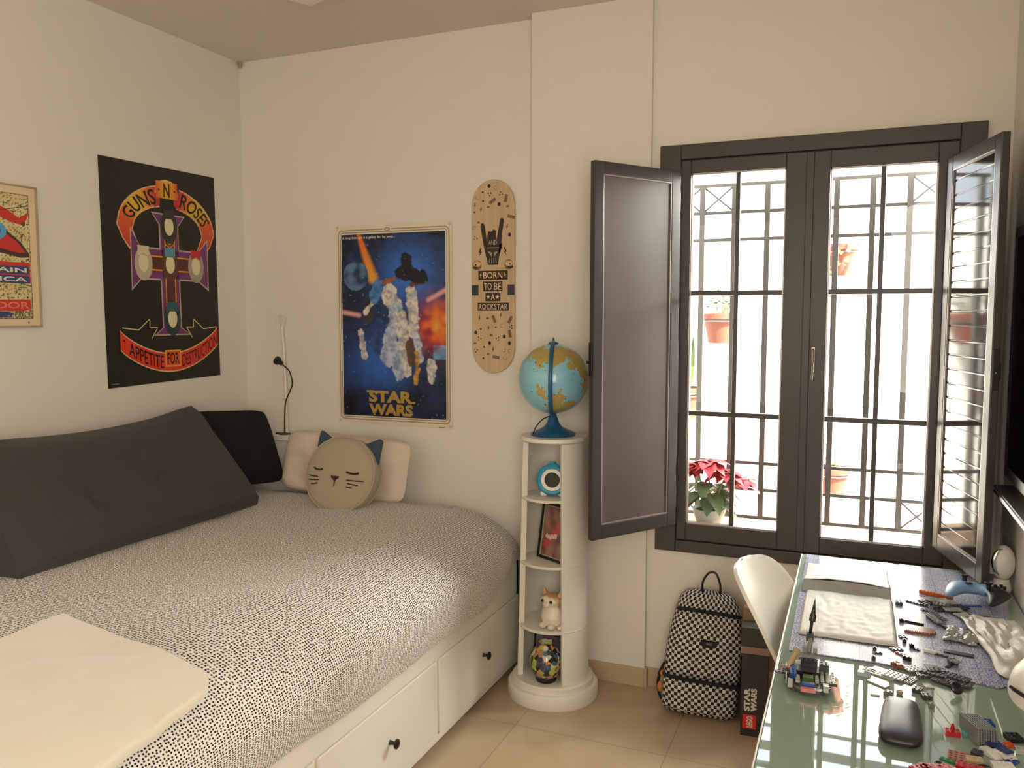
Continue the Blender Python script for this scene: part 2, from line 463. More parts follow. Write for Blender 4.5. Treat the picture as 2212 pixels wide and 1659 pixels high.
def pot(t, r, hgt, m=None, rim=True, saucer=False):
    m = m or M_terra
    pr = [(r * .66, 0), (r * .93, hgt * .80)] + ([(r, hgt * .80), (r * 1.02, hgt), (r * .93, hgt)] if rim else [(r * .98, hgt), (r * .9, hgt)]) + [(r * .86, hgt * .86)]
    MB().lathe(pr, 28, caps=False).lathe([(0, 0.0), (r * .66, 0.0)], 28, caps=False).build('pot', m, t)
    MB().lathe([(0, hgt * .86), (r * .87, hgt * .86)], 24, caps=False).build('soil', M_soil, t)
def wall_pot(label, x, z, r, hgt, kind, y=1.23, rnd=1):
    R_ = random.Random(rnd)
    t = thing('potted_plant', label, 'potted plant', (x, y, z)); pot(t, r, hgt)
    ring = MB(); ring.tube([(r * .99 * cos(a), r * .99 * sin(a), hgt * .74) for a in [2 * pi * i / 24 for i in range(24)]], .004, 6, closed=True)
    ring.box((-.012, r * .9, hgt * .45), (.012, 1.38 - y, hgt * .95)); ring.build('wall_bracket', M_ironfence, t)
    s = MB(); lf = MB()
    if kind == 'round':
        for i in range(42):
            a = R_.uniform(0, 2 * pi); rr = R_.uniform(0, r * .95); hz = R_.uniform(.03, .13); p = (rr * cos(a), rr * sin(a), hgt + hz)
            s.tube([(rr * .3 * cos(a), rr * .3 * sin(a), hgt * .86), p], .0015, 5)
            leaf(lf, p, (cos(a), sin(a), .3), R_.uniform(.03, .05), .045, .2)
    elif kind == 'spike':
        for i in range(9):
            a = R_.uniform(-1, 1); L = R_.uniform(.22, .36)
            leaf(lf, (a * .03, R_.uniform(-.02, .02), hgt * .86), (a * .16, R_.uniform(-.1, .1), 1), L, .028, .02, up=Vector((0, 1, 0)), seg=7)
        leaf(lf, (0.03, -.02, hgt * .9), (.7, -.3, .9), .2, .006, .1)
    elif kind == 'sparse':
        for dx, dz, k in ((-.01, .23, 1), (-.05, .12, 0), (.06, .10, 0), (.03, .13, 1)):
            s.tube([(dx * .3, 0, hgt * .86), (dx, -.01, hgt + dz)], .002, 5)
            for j in range(3):
                a = 2.1 * j + dx * 20; leaf(lf, (dx, -.01, hgt + dz), (cos(a), sin(a) * .6, .15), .045, .042, .2)
        for i in range(30):
            a = R_.uniform(0, 2 * pi); rr = R_.uniform(0, r); leaf(lf, (rr * cos(a), rr * sin(a), hgt + .005), (cos(a), sin(a), .8), .03, .02, .2)
    else:  # trailing
        for i in range(46):
            a = R_.uniform(pi, 2 * pi); zz = R_.uniform(-hgt * .9, .05); rr = r * (1.04 + .08 * R_.random()) if zz < 0 else r * R_.random()
            leaf(lf, (rr * cos(a), rr * sin(a), hgt + zz), (cos(a), sin(a), -.2), .035, .024, .3)
        for i in range(8):
            a = R_.uniform(pi, 2 * pi); s.tube([(0, 0, hgt * .9), (r * cos(a), r * sin(a), hgt + .06)], .0015, 5)
    s.build('stems', M_stem, t) if s.v else None
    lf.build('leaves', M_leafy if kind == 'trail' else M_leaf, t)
    return t
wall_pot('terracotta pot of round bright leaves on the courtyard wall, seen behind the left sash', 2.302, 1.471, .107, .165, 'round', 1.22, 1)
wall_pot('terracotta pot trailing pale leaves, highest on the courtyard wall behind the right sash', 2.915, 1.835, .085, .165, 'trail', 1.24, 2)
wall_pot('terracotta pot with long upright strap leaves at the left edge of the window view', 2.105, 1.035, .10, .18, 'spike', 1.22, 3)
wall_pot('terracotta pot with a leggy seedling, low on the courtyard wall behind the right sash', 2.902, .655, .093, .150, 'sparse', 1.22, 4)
t = thing('hanging_vine', 'small sprig of green leaves on the courtyard wall beside the central mullion', 'plant', (2.650, 1.36, 1.25))
lf = MB(); R_ = random.Random(5)
for i in range(16): leaf(lf, (R_.uniform(-.03, .04), -.01 - R_.random() * .02, R_.uniform(-.02, .22)), (R_.uniform(-1, 1), -.5, R_.uniform(-.5, 1)), .035, .02, .2)
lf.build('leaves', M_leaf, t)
st_ = MB().tube([(0, -.005, -.03), (.01, -.02, .08), (-.005, -.01, .22)], .002, 5).build('stems', M_stem, t)

t = thing('poinsettia', 'red poinsettia in a white pot on the outer window sill', 'potted plant', (2.428, .115, .70))
pot(t, .075, .078, mat('white_ceramic_pot', (.82, .82, .78, 1), rough=.35), rim=False)
s = MB(); gl_ = MB(); rd = MB(); R_ = random.Random(11)
heads = [(-.055, .0, .262), (.0, -.01, .278), (.070, .0, .238), (-.085, .03, .24), (.125, .015, .205)]
for hx, hy, hz in heads:
    s.tube([(hx * .15, hy * .3, .065), (hx * .5, hy, hz * .55), (hx, hy, hz)], .003, 6)
    n_ = 10
    for i in range(n_):
        a = 2 * pi * i / n_ + R_.uniform(-.2, .2); tl = R_.uniform(-.15, .35)
        leaf(rd, (hx, hy, hz), (cos(a), sin(a), tl), R_.uniform(.075, .115), .055, .45, lobes=True)
    for i in range(6):
        a = 2 * pi * i / 6 + R_.uniform(-.3, .3); leaf(rd, (hx, hy, hz + .004), (cos(a), sin(a), .8), .035, .022, .3)
for i in range(17):
    a = 2 * pi * i / 17 + R_.uniform(-.2, .2); z_ = R_.uniform(.10, .20); rr = R_.uniform(.015, .05)
    leaf(gl_, (rr * cos(a), rr * sin(a), z_), (cos(a), sin(a), -.15), R_.uniform(.07, .11), .072, .6)
s.build('stems', M_stem, t); rd.build('flowers', M_red, t); gl_.build('leaves', M_leafd, t)

# ================================================================== CEILING LAMP
LT = (.908, -.62)
t = thing('ceiling_lamp', 'square white ceiling lamp, only its corner in view at the top', 'lamp', (.815, -.60, H), radians(22.6 + 45))
MB().box((-.17, -.17, -.055), (.17, .17, 0)).build('lamp_shade', M_whitew, t, bevel=.01)
MB().box((-.15, -.15, -.062), (.15, .15, -.055)).build('diffuser', M_whitew, t, bevel=.003)
t.rotation_euler = (0, 0, radians(22.653 + 45)); t.location = (LT[0] + .2404 * sin(radians(22.653)), LT[1] - .2404 * cos(radians(22.653)), H)
t = thing('motion_sensor', 'tiny beige sensor in the top corner where the walls meet the ceiling', 'sensor', (.02, -.02, H - .02))
MB().ell((0, 0, 0), (.012, .012, .014), 12, 8).build('dome', mat('sensor_beige', (.4, .36, .3, 1)), t)
MB().cyl((0, 0, .008), (0, 0, .02), .012).build('mount', mat('sensor_beige'), t)
#END_PART1
# ================================================================== BED
bed = thing('daybed', 'white lacquered daybed with big drawers and black knobs along the left wall', 'bed', (0, 0, 0))
BX, BN = 1.612, -2.40
f = MB()
f.box((BX - .03, BN, .352), (BX - .004, -.095, .53))            # front rail
f.box((BX - .05, BN, .035), (BX - .018, -.095, .36))            # drawer backing
f.box((BX - .05, BN, .035), (BX - .006, -.095, .062))
f.box((BX - .05, -.905, .04), (BX - .008, -.885, .36)).box((BX - .05, -1.652, .04), (BX - .008, -1.632, .36)).box((BX - .05, -.105, .035), (BX - .004, -.095, .53))
f.box((.02, -.125, .035), (BX - .004, -.100, .53)).box((.02, BN, .035), (BX - .004, BN + .025, .53)).box((.02, BN, .035), (.045, -.1, .53)).box((.02, BN, .33), (BX - .05, -.1, .36))
f.build('bed_frame', M_white, bed, bevel=.003)
for y0, y1, yk, zk in ((-.883, -.108, -.495, .216), (-1.630, -.907, -1.240, .205), (-2.375, -1.654, -2.0, .205)):
    d = MB(); d.box((BX - .018, y0, .066), (BX, y1, .349)); dr = d.build('drawer', M_white, bed, bevel=.0035)
    k = MB(); k.T = TR(BX, yk, zk) @ rotm(0, pi / 2, 0)
    k.lathe([(.0, 0), (.009, 0), (.007, .006), (.006, .016), (.010, .020), (.0165, .024), (.0165, .029), (.010, .033), (0, .034)], 20)
    tag(k.build('knob', M_black, dr), 'black mushroom knob')
e = MB(); e.box((.005, -.088, .0), (.70, -.030, .985)).box((.0, -.110, .985), (.72, -.004, 1.012))
e.build('end_panel', M_white, bed, bevel=.004)
def mattress_mat():
    return mat('mattress_ticking', (.75, .72, .66, 1), rough=.9, bump=.3)
mm = MB(); mm.box((.03, BN + .03, .36), (1.50, -.20, .68)); mm.build('mattress', mattress_mat(), bed, bevel=.05, bseg=3)

def dots_mat():
    n = N('black_dotted_white_cotton', rough=.85, spec=.2, sheen=.2)
    uv = n.node('UVMap', uv_map='UVMap')
    v = n.node('TexVoronoi', voronoi_dimensions='2D'); v.inputs['Scale'].default_value = 100; v.inputs['Randomness'].default_value = .42
    n.link(uv.outputs[0], v.inputs['Vector'])
    r = n.node('ValToRGB'); r.color_ramp.elements[0].position = .27; r.color_ramp.elements[1].position = .34
    r.color_ramp.elements[0].color = (.012, .011, .014, 1); r.color_ramp.elements[1].color = (.80, .765, .70, 1)
    n.link(v.outputs['Distance'], r.inputs[0]); n.link(r.outputs[0], n.b.inputs['Base Color'])
    return n.m
def duvet_fn(a, b):
    # a: 0 at left wall -> 1 at the hem; b: 0 at the far end -> 1 near
    y = -.125 - b * 2.33
    L0, L1 = 1.27, .62
    hem = .435 + .10 * sst(-.55, -.15, y) + .012 * sin(y * 6) - .02 * sst(-1.2, -.8, y) * (1 - sst(-.5, -.3, y))
    ztop = .762 + .012 * nz(y * 1.8, a * 4) + .006 * nz(y * 7, a * 14, 3)
    far = sst(-.36, -.13, y)
    s = a * 2.0
    if s <= 1.30:
        x = .03 + s; z = ztop - .015 * (1 - sst(0, .3, s)); k = 0
    else:
        k = (s - 1.30) / .70
        th = min(1, k / .62) * pi / 2
        x = 1.33 + .325 * sin(th) ** 1.05; z = ztop - (ztop - .58) * (1 - cos(th) ** .95) if th < pi / 2 else .58
        if k > .62:
            q = (k - .62) / .38; x = 1.655 - .028 * q * q; z = .58 - (.58 - hem) * q
        x += .010 * nz(y * 5, k * 2, 1) * sst(.4, 1, k)
    if far > 0:
        zc = .03 + .025 * k
        z -= far ** 2 * zc * (1 - .6 * (k > .9)); 
        if x > 1.3: x -= far ** 2 * .045
    x += .0
    return (x, y + .035 * sst(.0, .02, 1 - b) * 0, z)
def duvet():
    nu, nv = 90, 130; m = MB(); m.grid(duvet_fn, nu, nv)
    # far edge drops down behind
    base = len(m.v)
    def edge(a, b):
        x, y, z = duvet_fn(a, 0); th = b * pi / 2
        return (x, y + .085 * sin(th), z - (.12) * (1 - cos(th)))
    m.grid(edge, nu, 8, flip=True)
    def uv(i, co):
        if i < base: a = (i % (nu + 1)) / nu; b = (i // (nu + 1)) / nv; return (a * 2.02, -b * 2.33 + .012 * sin(a * 9) + .01 * sin(b * 17))
        j = i - base; a = (j % (nu + 1)) / nu; b = (j // (nu + 1)) / 8; return (a * 2.02, .14 * b + .012 * sin(a * 9))
    o = m.build('duvet', dots_mat(), None, uv=uv, sharp=180)
    return tag(o, 'white duvet with a dense pattern of tiny black dots spread over the daybed', 'duvet')
duvet()

M_fleece = mat('cream_fleece', (.68, .63, .51, 1), rough=.95, sheen=.6, bump=.35, bscale=140, var=.06, vscale=5)
def blanket():
    def fn(a, b):
        y = lerp(-1.955, -2.56, b); xl = 1.02 + .03 * b; xr = 1.66 + .065 * b
        yy = y - (.10 * a + .015 * sin(a * pi) + .06 * max(0, a - .9) / .1 * max(0, a - .9) / .1) * (1 - b)
        x = lerp(xl, xr, a)
        z = .795 + .014 * nz(a * 2.5, b * 3, 5) + .006 * nz(a * 7 + b * 4, b * 5 - a * 3, 2)
        d = max(0, x - 1.40) / .3
        z -= .055 * min(1.2, d) ** 2
        e = min(a, 1 - a, b * 1.0 + 0.0) 
        z += .006 * (1 - sst(0, .05, min(a, 1 - a)))
        return (x, yy, z)
    m = MB(); m.grid(fn, 40, 30)
    o = m.build('folded_blanket', M_fleece, None, solid=.030, sub=1, sharp=180)
    tag(o, 'cream fleece blanket folded at the near end of the dotted duvet', 'blanket')
blanket()

# ---- cushions
def pillow_mb(w, h, t, n=22, pinch=.10, wr=0.0, seed=0, corner=.75):
    m = MB()
    def side(sg):
        def fn(a, b):
            u = 2 * a - 1; v = 2 * b - 1; ck = 1 - .13 * (u * v) ** 4
            e = (max(0, 1 - u * u) * max(0, 1 - v * v)) ** .38
            px = w / 2 * u * ck * (1 - pinch * (1 - abs(v) ** 2.5) * abs(u) ** 3 * .6); pz = h / 2 * v * ck * (1 - pinch * (1 - abs(u) ** 2.5) * abs(v) ** 3 * .6)
            wn_ = wr * nz(u * 2.3 + seed, v * 2.3, sg) * e
            return (px, sg * (t / 2 * e) + wn_, pz)
        return fn
    m.grid(side(-1), n, n); m.grid(side(1), n, n, flip=True)
    return m
M_greyf = mat('dark_grey_weave', (.052, .047, .043, 1), rough=.9, sheen=.12, bump=.6, bscale=420, var=.12, vscale=160)
M_blackf = mat('black_velvet', (.0035, .0033, .0035, 1), rough=.95, bump=.3)
M_palef = mat('pale_blush_cotton', (.70, .60, .49, 1), rough=.9, bump=.2, bscale=300)
t = thing('wedge_cushion', 'large dark grey wedge backrest cushion with two buttons leaning on the left wall', 'cushion', (.02, -1.13, .765))
LW = 1.16
def wedge_sec(v):  # closed section parameter 0..1 -> (x,z)
    pts = [(.03, 0), (.25, -.005), (.485, 0), (.497, .035), (.43, .12), (.30, .265), (.17, .395), (.115, .425), (.07, .40), (.03, .28), (.02, .12)]
    n = len(pts); k = v * n; i = int(k) % n; f_ = k - floor(k)
    a, b = pts[i], pts[(i + 1) % n]; return (lerp(a[0], b[0], f_), lerp(a[1], b[1], f_))
BTN = ((.140, .180), (-.185, .170))
def wedge(a, b):
    x, z = wedge_sec(b); y = (a - .5) * LW
    u = abs(2 * a - 1)
    inset = .010 * (1 - u ** 6)
    front = 1 if (.2 < b < .68) else 0
    # buttons
    d = 0
    for by, bz in BTN:
        r2 = ((y - by) / .075) ** 2 + ((z - bz) / .065) ** 2
        d += .034 * math.exp(-r2 * 1.3)
    bulge = .02 * (1 - u ** 4)
    nx, nz_ = .74, .67
    if front: x += nx * (bulge - d); z += nz_ * (bulge - d)
    if z > .36: z -= .035 * (1 - (2 * a - 1) ** 2) * (z - .36) / .06; z += .012 * sst(.75, 1, a)
    return (x, y, max(z, -.002))
m = MB(); m.grid(wedge, 44, 44, flip=True)
for k, rev in ((0, True), (44, False)):
    ids = [j * 45 + k for j in range(44)]
    m.f.append(ids if rev else list(reversed(ids))); m.m.append(0); m.s.append(False)
m.build('cushion_body', M_greyf, t, sharp=75)
for by, bz in BTN:
    b = MB(); b.T = TR(.497 - (bz - .035) * .86 - .006, by, bz) @ rotm(0, radians(48), 0); b.ell((0, 0, 0), (.017, .017, .007), 16, 8)
    b.build('button', M_greyf, t)
def cushion(name, label, w, h, th, loc, rot, m_, **kw):
    o = pillow_mb(w, h, th, **kw).build(name, m_, None, sharp=180)
    o.location = loc; o.rotation_euler = rot
    return tag(o, label, 'cushion')
cushion('cushion', 'black velvet cushion behind the far end of the grey wedge cushion', .44, .42, .12, (.245, -.365, .985), (radians(-30), radians(4), radians(74)), M_blackf, wr=.01)
cushion('cushion', 'black cushion at the left edge of the photo, beside the grey wedge cushion', .42, .40, .13, (.28, -1.98, .925), (radians(-38), 0, radians(92)), M_blackf)
cushion('pillow', 'pale blush cotton pillow behind the cat-faced cushion', .74, .315, .13, (.745, -.205, .905), (radians(-14), radians(2), 0), M_palef, wr=.03, seed=4)
# cat cushion
cat = thing('cat_cushion', 'round taupe cushion with a sleeping cat face and blue ears', 'cushion', (.868, -.395, .899), 0, rot=(radians(-17), radians(2), radians(6)))
M_taupe = mat('taupe_velour', (.40, .34, .24, 1), rough=.85, sheen=.25, bump=.25, bscale=350)
M_ear = mat('slate_blue_felt', (.050, .072, .105, 1), rough=.95, bump=.3)
R_c = .172
m = MB()
prof = [(0, -.052), (R_c * .6, -.050), (R_c * .88, -.043), (R_c * .975, -.034), (R_c, -.022), (R_c * 1.0, .022), (R_c * .975, .034), (R_c * .85, .042), (0, .048)]
m.T = rotm(radians(-90), 0, 0) @ Matrix.Scale(-1, 4, (0, 0, 1)) if False else rotm(radians(90), 0, 0)
m.lathe([(r, -z) for r, z in reversed(prof)], 56)
m.build('cushion_body', M_taupe, cat, sharp=80)
p = MB()
for yy in (-.034, .034): p.tube([(R_c * .992 * cos(a), yy, R_c * .992 * sin(a)) for a in [2 * pi * i / 56 for i in range(56)]], .0042, 6, closed=True)
p.build('piping', M_taupe, cat)
for sg, pts in ((-1, [(-.160, .062), (-.152, .190), (-.146, .198), (-.138, .195), (-.060, .150), (-.11, .13)]), (1, [(.160, .050), (.166, .165), (.160, .178), (.150, .180), (.082, .148), (.12, .12)])):
    e = MB(); e.prism(pts, .0, .022, 'y'); e.build('ear', M_ear, cat, bevel=.007, bseg=3)
M_thr = mat('dark_brown_embroidery', (.030, .016, .012, 1), rough=.8)
def zf(x, z):
    r = sqrt(x * x + z * z); return -(.052 - .011 * (r / (R_c * .9)) ** 4) - .0005
def stroke(name, pts, r):
    MB().tube([(x, zf(x, z), z) for x, z in pts], r, 6).build(name, M_thr, cat)
stroke('closed_eye', [(-.125, .020), (-.112, .013), (-.095, .012), (-.080, .016)], .0042)
stroke('closed_eye', [(.040, .012), (.058, .007), (.080, .006), (.100, .012)], .0048)
for a_, b_ in (((-.152, -.016), (-.098, -.020)), ((-.146, -.036), (-.092, -.034)), ((-.130, -.054), (-.096, -.049)), ((.046, -.024), (.128, -.022)), ((.052, -.038), (.104, -.043)), ((.048, -.053), (.078, -.057))):
    stroke('whisker', [a_, ((a_[0] + b_[0]) / 2, (a_[1] + b_[1]) / 2 - .001), b_], .0027)
fc = MB(); fc.tube([(-.012, zf(0, 0), -.020), (-.012, zf(0, 0), -.056)], .0026, 6)
fc.prism([(-.033, -.010), (.008, -.010), (.006, -.017), (-.008, -.031), (-.015, -.031), (-.031, -.018)], zf(0, 0) - .0018, zf(0, 0) + .004, 'y')
fc.build('nose', M_thr, cat)

# ---- slim lamps on the end panel
M_wmet = mat('white_metal', (.80, .77, .70, 1), rough=.4)
t = thing('light_wand', 'slim white upright rod with a triangular loop top in the corner above the pillows', 'lamp', (.268, -.020, 1.012))
MB().tube([(0, 0, 0), (-.004, 0, .20), (-.010, 0, .44), (-.018, 0, .52), (-.020, 0, .555)], .007, 10).build('rod', M_wmet, t)
lp = MB(); lp.tube([(-.022, 0, .53), (-.048, 0, .600), (-.040, 0, .612), (-.006, 0, .610), (-.002, 0, .600), (-.018, 0, .53)], .0042, 8); lp.build('loop', M_wmet, t)
MB().cyl((0, 0, 0), (0, 0, .008), .012).build('foot', M_wmet, t)
t = thing('reading_lamp', 'black gooseneck reading lamp standing on the white bed end panel', 'lamp', (.290, -.070, 1.012))
MB().lathe([(0, 0), (.030, 0), (.030, .005), (.008, .010), (.0, .010)], 24).box((-.05, -.008, 0), (-.01, .008, .008)).build('base', M_black, t)
pts = [(0, 0, .0), (.004, 0, .10), (.012, 0, .17), (.040, 0, .225), (.055, 0, .268), (.040, 0, .325), (.010, 0, .352), (-.012, 0, .368)]
def smooth_path(P, n=5):
    P = [Vector(p) for p in P]; out = []
    for i in range(len(P) - 1):
        p0 = P[max(0, i - 1)]; p1 = P[i]; p2 = P[i + 1]; p3 = P[min(len(P) - 1, i + 2)]
        for k in range(n):
            t_ = k / n; out.append(.5 * ((2 * p1) + (p2 - p0) * t_ + (2 * p0 - 5 * p1 + 4 * p2 - p3) * t_ ** 2 + (-p0 + 3 * p1 - 3 * p2 + p3) * t_ ** 3))
    out.append(P[-1]); return out
MB().tube(smooth_path(pts), .0036, 8).build('gooseneck', M_black, t)
hd = MB(); hd.T = TR(-.012, 0, .368) @ rotm(0, radians(-62), 0); hd.lathe([(.0, -.01), (.011, -.006), (.013, .012), (.021, .018), (.022, .034), (.014, .036), (0, .036)], 20); hd.build('lamp_head', M_black, t)

# ================================================================== POSTERS
def wallpaper_bend(amp, w, hgt, seed):
    def mp(u, v, n):
        b = amp * (sin(u / w * pi * 1.3 + seed) * .5 + nz(u * 3 + seed, v * 3)) 
        e = abs(u / w - .5) * 2
        return (u, -n - abs(b) - amp * .4 * e * e * (1 - v / hgt), v)
    return mp
# -- black band poster
W1, H1 = .692, .985
pr = print_mat('printed_paper', rough=.42)
t = thing('wall_poster', 'black rock band poster with flame coloured lettered banners on the left wall', 'poster', (.004, -.900, 1.315), pi / 2)
A = Art()
k_ = 1.75  # print colours are the seen colours divided by the dim light they hang in
def C(r, g, b, k=k_):
    c = (lin(r) * k, lin(g) * k, lin(b) * k); m_ = max(c) / .80
    return tuple(x / m_ for x in c) if m_ > 1 else c
A.poly([(-.003, .990), (.686, .997), (.692, .006), (.004, -.010)], C(30, 28, 20, 1.0))
A.up()
def arc(cx, cy, r, a0, a1, n=24, ry=None): return [(cx + r * cos(radians(lerp(a0, a1, i / n))), cy + (ry or r) * sin(radians(lerp(a0, a1, i / n)))) for i in range(n + 1)]
def flame(t_):
    a, b, c = C(150, 35, 30), C(215, 120, 40), C(228, 186, 52)
    d = abs(2 * t_ - 1)
    return tuple(lerp(b[i], a[i], (d - .7) / .3) if d > .7 else (lerp(c[i], b[i], d / .7)) for i in range(3))
def flame_l(t_):
    a, b, c = C(160, 36, 34), C(212, 110, 40), C(226, 182, 50)
    s_ = [a, b, c, c, b, a]; k = t_ * 5; i = min(4, int(k)); f_ = k - i
    return tuple(lerp(s_[i][q], s_[i + 1][q], f_) for q in range(3))
cx, cy = .378, .700
edge = C(190, 150, 110)
def banner(a0, a1, sg, g=0.0):
    top = arc(cx, cy, .292 + g, a0, a1, ry=.205 + g); bot = arc(cx, cy, .212 - g, a0, a1, ry=.118 - g)
    top += [(cx + sg * (.292 + g), cy + .010), (cx + sg * (.262 + g), cy - .050), (cx + sg * (.225 + g), cy - .090 - g)]
    bot += [(cx + sg * (.216 - g), cy - .005), (cx + sg * (.196 - g), cy - .050), (cx + sg * (.172 - g), cy - .085 - g)]
    return top, bot
for a0, a1, sg in ((104, 163, -1), (76, 17, 1)):
    top, bot = banner(a0, a1, sg, .006); A.strip(top, bot, lambda t_: edge)
A.up()
for a0, a1, sg in ((104, 163, -1), (76, 17, 1)):
    top, bot = banner(a0, a1, sg); A.strip(top, bot, flame_l)
A.up()
A.poly([(.300, .872), (.306, .905), (.340, .934), (.372, .940), (.405, .934), (.438, .905), (.442, .868), (.372, .850)], edge)
A.poly([(.300, .872), (.296, .802), (.330, .828), (.330, .860)], C(150, 40, 34)); A.poly([(.442, .868), (.448, .800), (.414, .826), (.414, .856)], C(150, 40, 34))
A.up()
A.raster(.306, .852, .438, .930, 12, 6, lambda u, v: flame(u * .9 + .05))
A.up()
ink = C(36, 18, 20, 1.0)
def polar(a_start, a_end, r0, r1):
    def w_(x, y):
        a = radians(lerp(a_start, a_end, x)); k = lerp(r0, r1, y); return (cx + lerp(.212, .292, k) * cos(a), cy + lerp(.118, .205, k) * sin(a))
    return w_
A.text('GUNS', 0, 0, 1, 1, ink, .015, warp=polar(163, 108, .08, .92))
A.text('ROSES', 0, 0, 1, 1, ink, .015, warp=polar(72, 19, .08, .92))
A.text('N', .352, .858, .390, .922, ink, .02); A.disc(.325, .890, .005, ink); A.disc(.420, .890, .005, ink)
_mp0 = A.mp; A.mp = lambda u, v, n: _mp0(u, .215 + (v - .178) * .985 if v > .178 else v + .037, n)
# plain cross of purple and gold bands with cream ovals
pur, gold, cream, brn, ol = C(92, 44, 92), C(196, 132, 44), C(206, 196, 160), C(70, 34, 30), C(150, 130, 120)
def bar(u0, v0, u1, v1):
    A.rect(u0 - .006, v0 - .006, u1 + .006, v1 + .006, ol)
A.poly([(.272, .755), (.480, .752), (.436, .700), (.436, .620), (.440, .215), (.500, .178), (.268, .178), (.322, .215), (.316, .620), (.316, .700)], ol)
A.poly([(.150, .675), (.206, .590), (.560, .588), (.626, .655), (.626, .395), (.556, .440), (.206, .438), (.150, .385)], ol)
A.up()
A.poly([(.284, .748), (.468, .745), (.430, .700), (.432, .215), (.484, .184), (.284, .184), (.328, .215), (.324, .700)], pur)
A.poly([(.156, .660), (.208, .582), (.558, .580), (.620, .640), (.620, .408), (.556, .448), (.206, .446), (.156, .400)], pur)
A.up()
A.rect(.342, .22, .414, .72, brn); A.rect(.20, .480, .57, .556, brn)
A.up()
for u in (.346, .404): A.rect(u, .22, u + .007, .72, gold)
for v in (.482, .546): A.rect(.20, v, .57, v + .007, gold)
for v0 in (.655, .330):
    for i in range(4): A.line([(.352, v0 - i * .022), (.378, v0 - .03 - i * .016), (.404, v0 - i * .022)], .005, gold)
A.up()
for u, v, hair, top in ((.378, .700, C(40, 38, 36), C(40, 38, 36)), (.220, .520, C(150, 140, 118), C(170, 160, 136)), (.378, .520, C(80, 46, 32), C(72, 118, 134)), (.542, .520, C(130, 124, 108), C(150, 36, 34)), (.382, .262, C(30, 44, 48), C(28, 74, 78))):
    A.disc(u, v - .008, .052, hair, .078)
A.up()
for u, v, hair, top in ((.378, .700, C(40, 38, 36), C(40, 38, 36)), (.220, .520, C(150, 140, 118), C(170, 160, 136)), (.378, .520, C(80, 46, 32), C(72, 118, 134)), (.542, .520, C(130, 124, 108), C(150, 36, 34)), (.382, .262, C(30, 44, 48), C(28, 74, 78))):
    A.rect(u - .032, v + .030, u + .032, v + .074, top)
    A.disc(u, v - .004, .028, cream, .044)
A.up()
A.mp = lambda u, v, n: _mp0(u, v + .068, n)
# lower banner
lo_top = [(.075 + .0 + x * .60, .170 - .115 * sin(pi * x) ** .8 + .01 * x) for x in [i / 30 for i in range(31)]]
lo_bot = [(u, v - .080) for u, v in lo_top]
A.strip([(u, v + .006) for u, v in lo_top], [(u, v - .006) for u, v in lo_bot], lambda t_: C(170, 150, 100))
for s_ in (-1, 1):
    A.line([(cx + s_ * .29, .185), (cx + s_ * .20, .175), (cx + s_ * .135, .225), (cx + s_ * .135, .185), (cx + s_ * .09, .185), (cx + s_ * .125, .135)], .005, C(170, 150, 100))
A.up()
red1, red2 = C(178, 40, 26), C(206, 70, 30)
A.strip(lo_top, lo_bot, lambda t_: red1 if int(t_ * 30) % 2 else tuple(lerp(red1[i], red2[i], .5) for i in range(3)))
A.up()
A.rect(.327, .000, .425, .078, C(190, 140, 60)); A.up()
A.rect(.333, .006, .419, .072, red2); A.up()
def along(x0, x1):
    def w_(x, y):
        X = lerp(x0, x1, x); v = .170 - .115 * max(0, sin(pi * X)) ** .8 + .01 * X; return (.075 + X * .6, v - .080 + .010 + y * .060)
    return w_
A.text('APPETITE', 0, 0, 1, 1, ink, .01, warp=along(.075, .405)); A.text('DESTRUCTION', 0, 0, 1, 1, ink, .005, warp=along(.595, .985))
A.text('FOR', .340, .012, .412, .066, ink, .015); A.disc(.095, .128, .004, ink)
A.mp = _mp0
A.rect(.02, .006, .06, .009, C(120, 116, 108))
A.build('printed_sheet', pr, t)
bk = MB(); bk.prism([(-.003, .990), (.686, .997), (.692, .006), (.004, -.010)], .0002, .0012, 'y'); bk.build('paper_backing', mat('paper_white', (.6, .58, .52, 1), rough=.8), t)

# -- film poster
W2, H2 = .652, .985
t = thing('wall_poster', 'blue science fiction film poster with a white border on the back wall', 'poster', (.578, -.004, 1.085), 0)
mp2 = lambda u, v, n: (u, -n - .004 * abs(sin(u * 4.2 + 1)) * (1 - v / .985) - .0025 * (1 + sin(u * 11 + v * 2)) * (v < .06) , v)
A = Art(lambda u, v, n: (u, -n, v))
A.poly([(0, .984), (.652, .980), (.650, -.004), (.006, .002)], C(205, 194, 172, 1.6)); A.up()
def rr(u0, v0, u1, v1, r, col):
    p = []
    for (x, y, a) in ((u1 - r, v1 - r, 0), (u0 + r, v1 - r, 90), (u0 + r, v0 + r, 180), (u1 - r, v0 + r, 270)):
        p += [(x + r * cos(radians(a + k * 18)), y + r * sin(radians(a + k * 18))) for k in range(6)]
    A.poly(p, col)
rr(.014, .016, .640, .962, .026, C(128, 118, 104)); A.up(); rr(.020, .022, .634, .956, .022, C(205, 194, 172, 1.6)); A.up()
rr(.026, .028, .628, .950, .018, C(120, 112, 98)); A.up(); rr(.031, .033, .623, .945, .012, C(215, 205, 182, 1.6)); A.up()
A.disc(.300, .958, .024, C(205, 194, 172, 1.6), .010); A.up(); A.disc(.300, .958, .017, C(110, 102, 90), .008); A.up(); A.disc(.300, .958, .010, C(205, 194, 172, 1.6), .004); A.up()
def mixc(a, b, t_): t_ = max(0, min(1, t_)); return tuple(lerp(a[i], b[i], t_) for i in range(3))
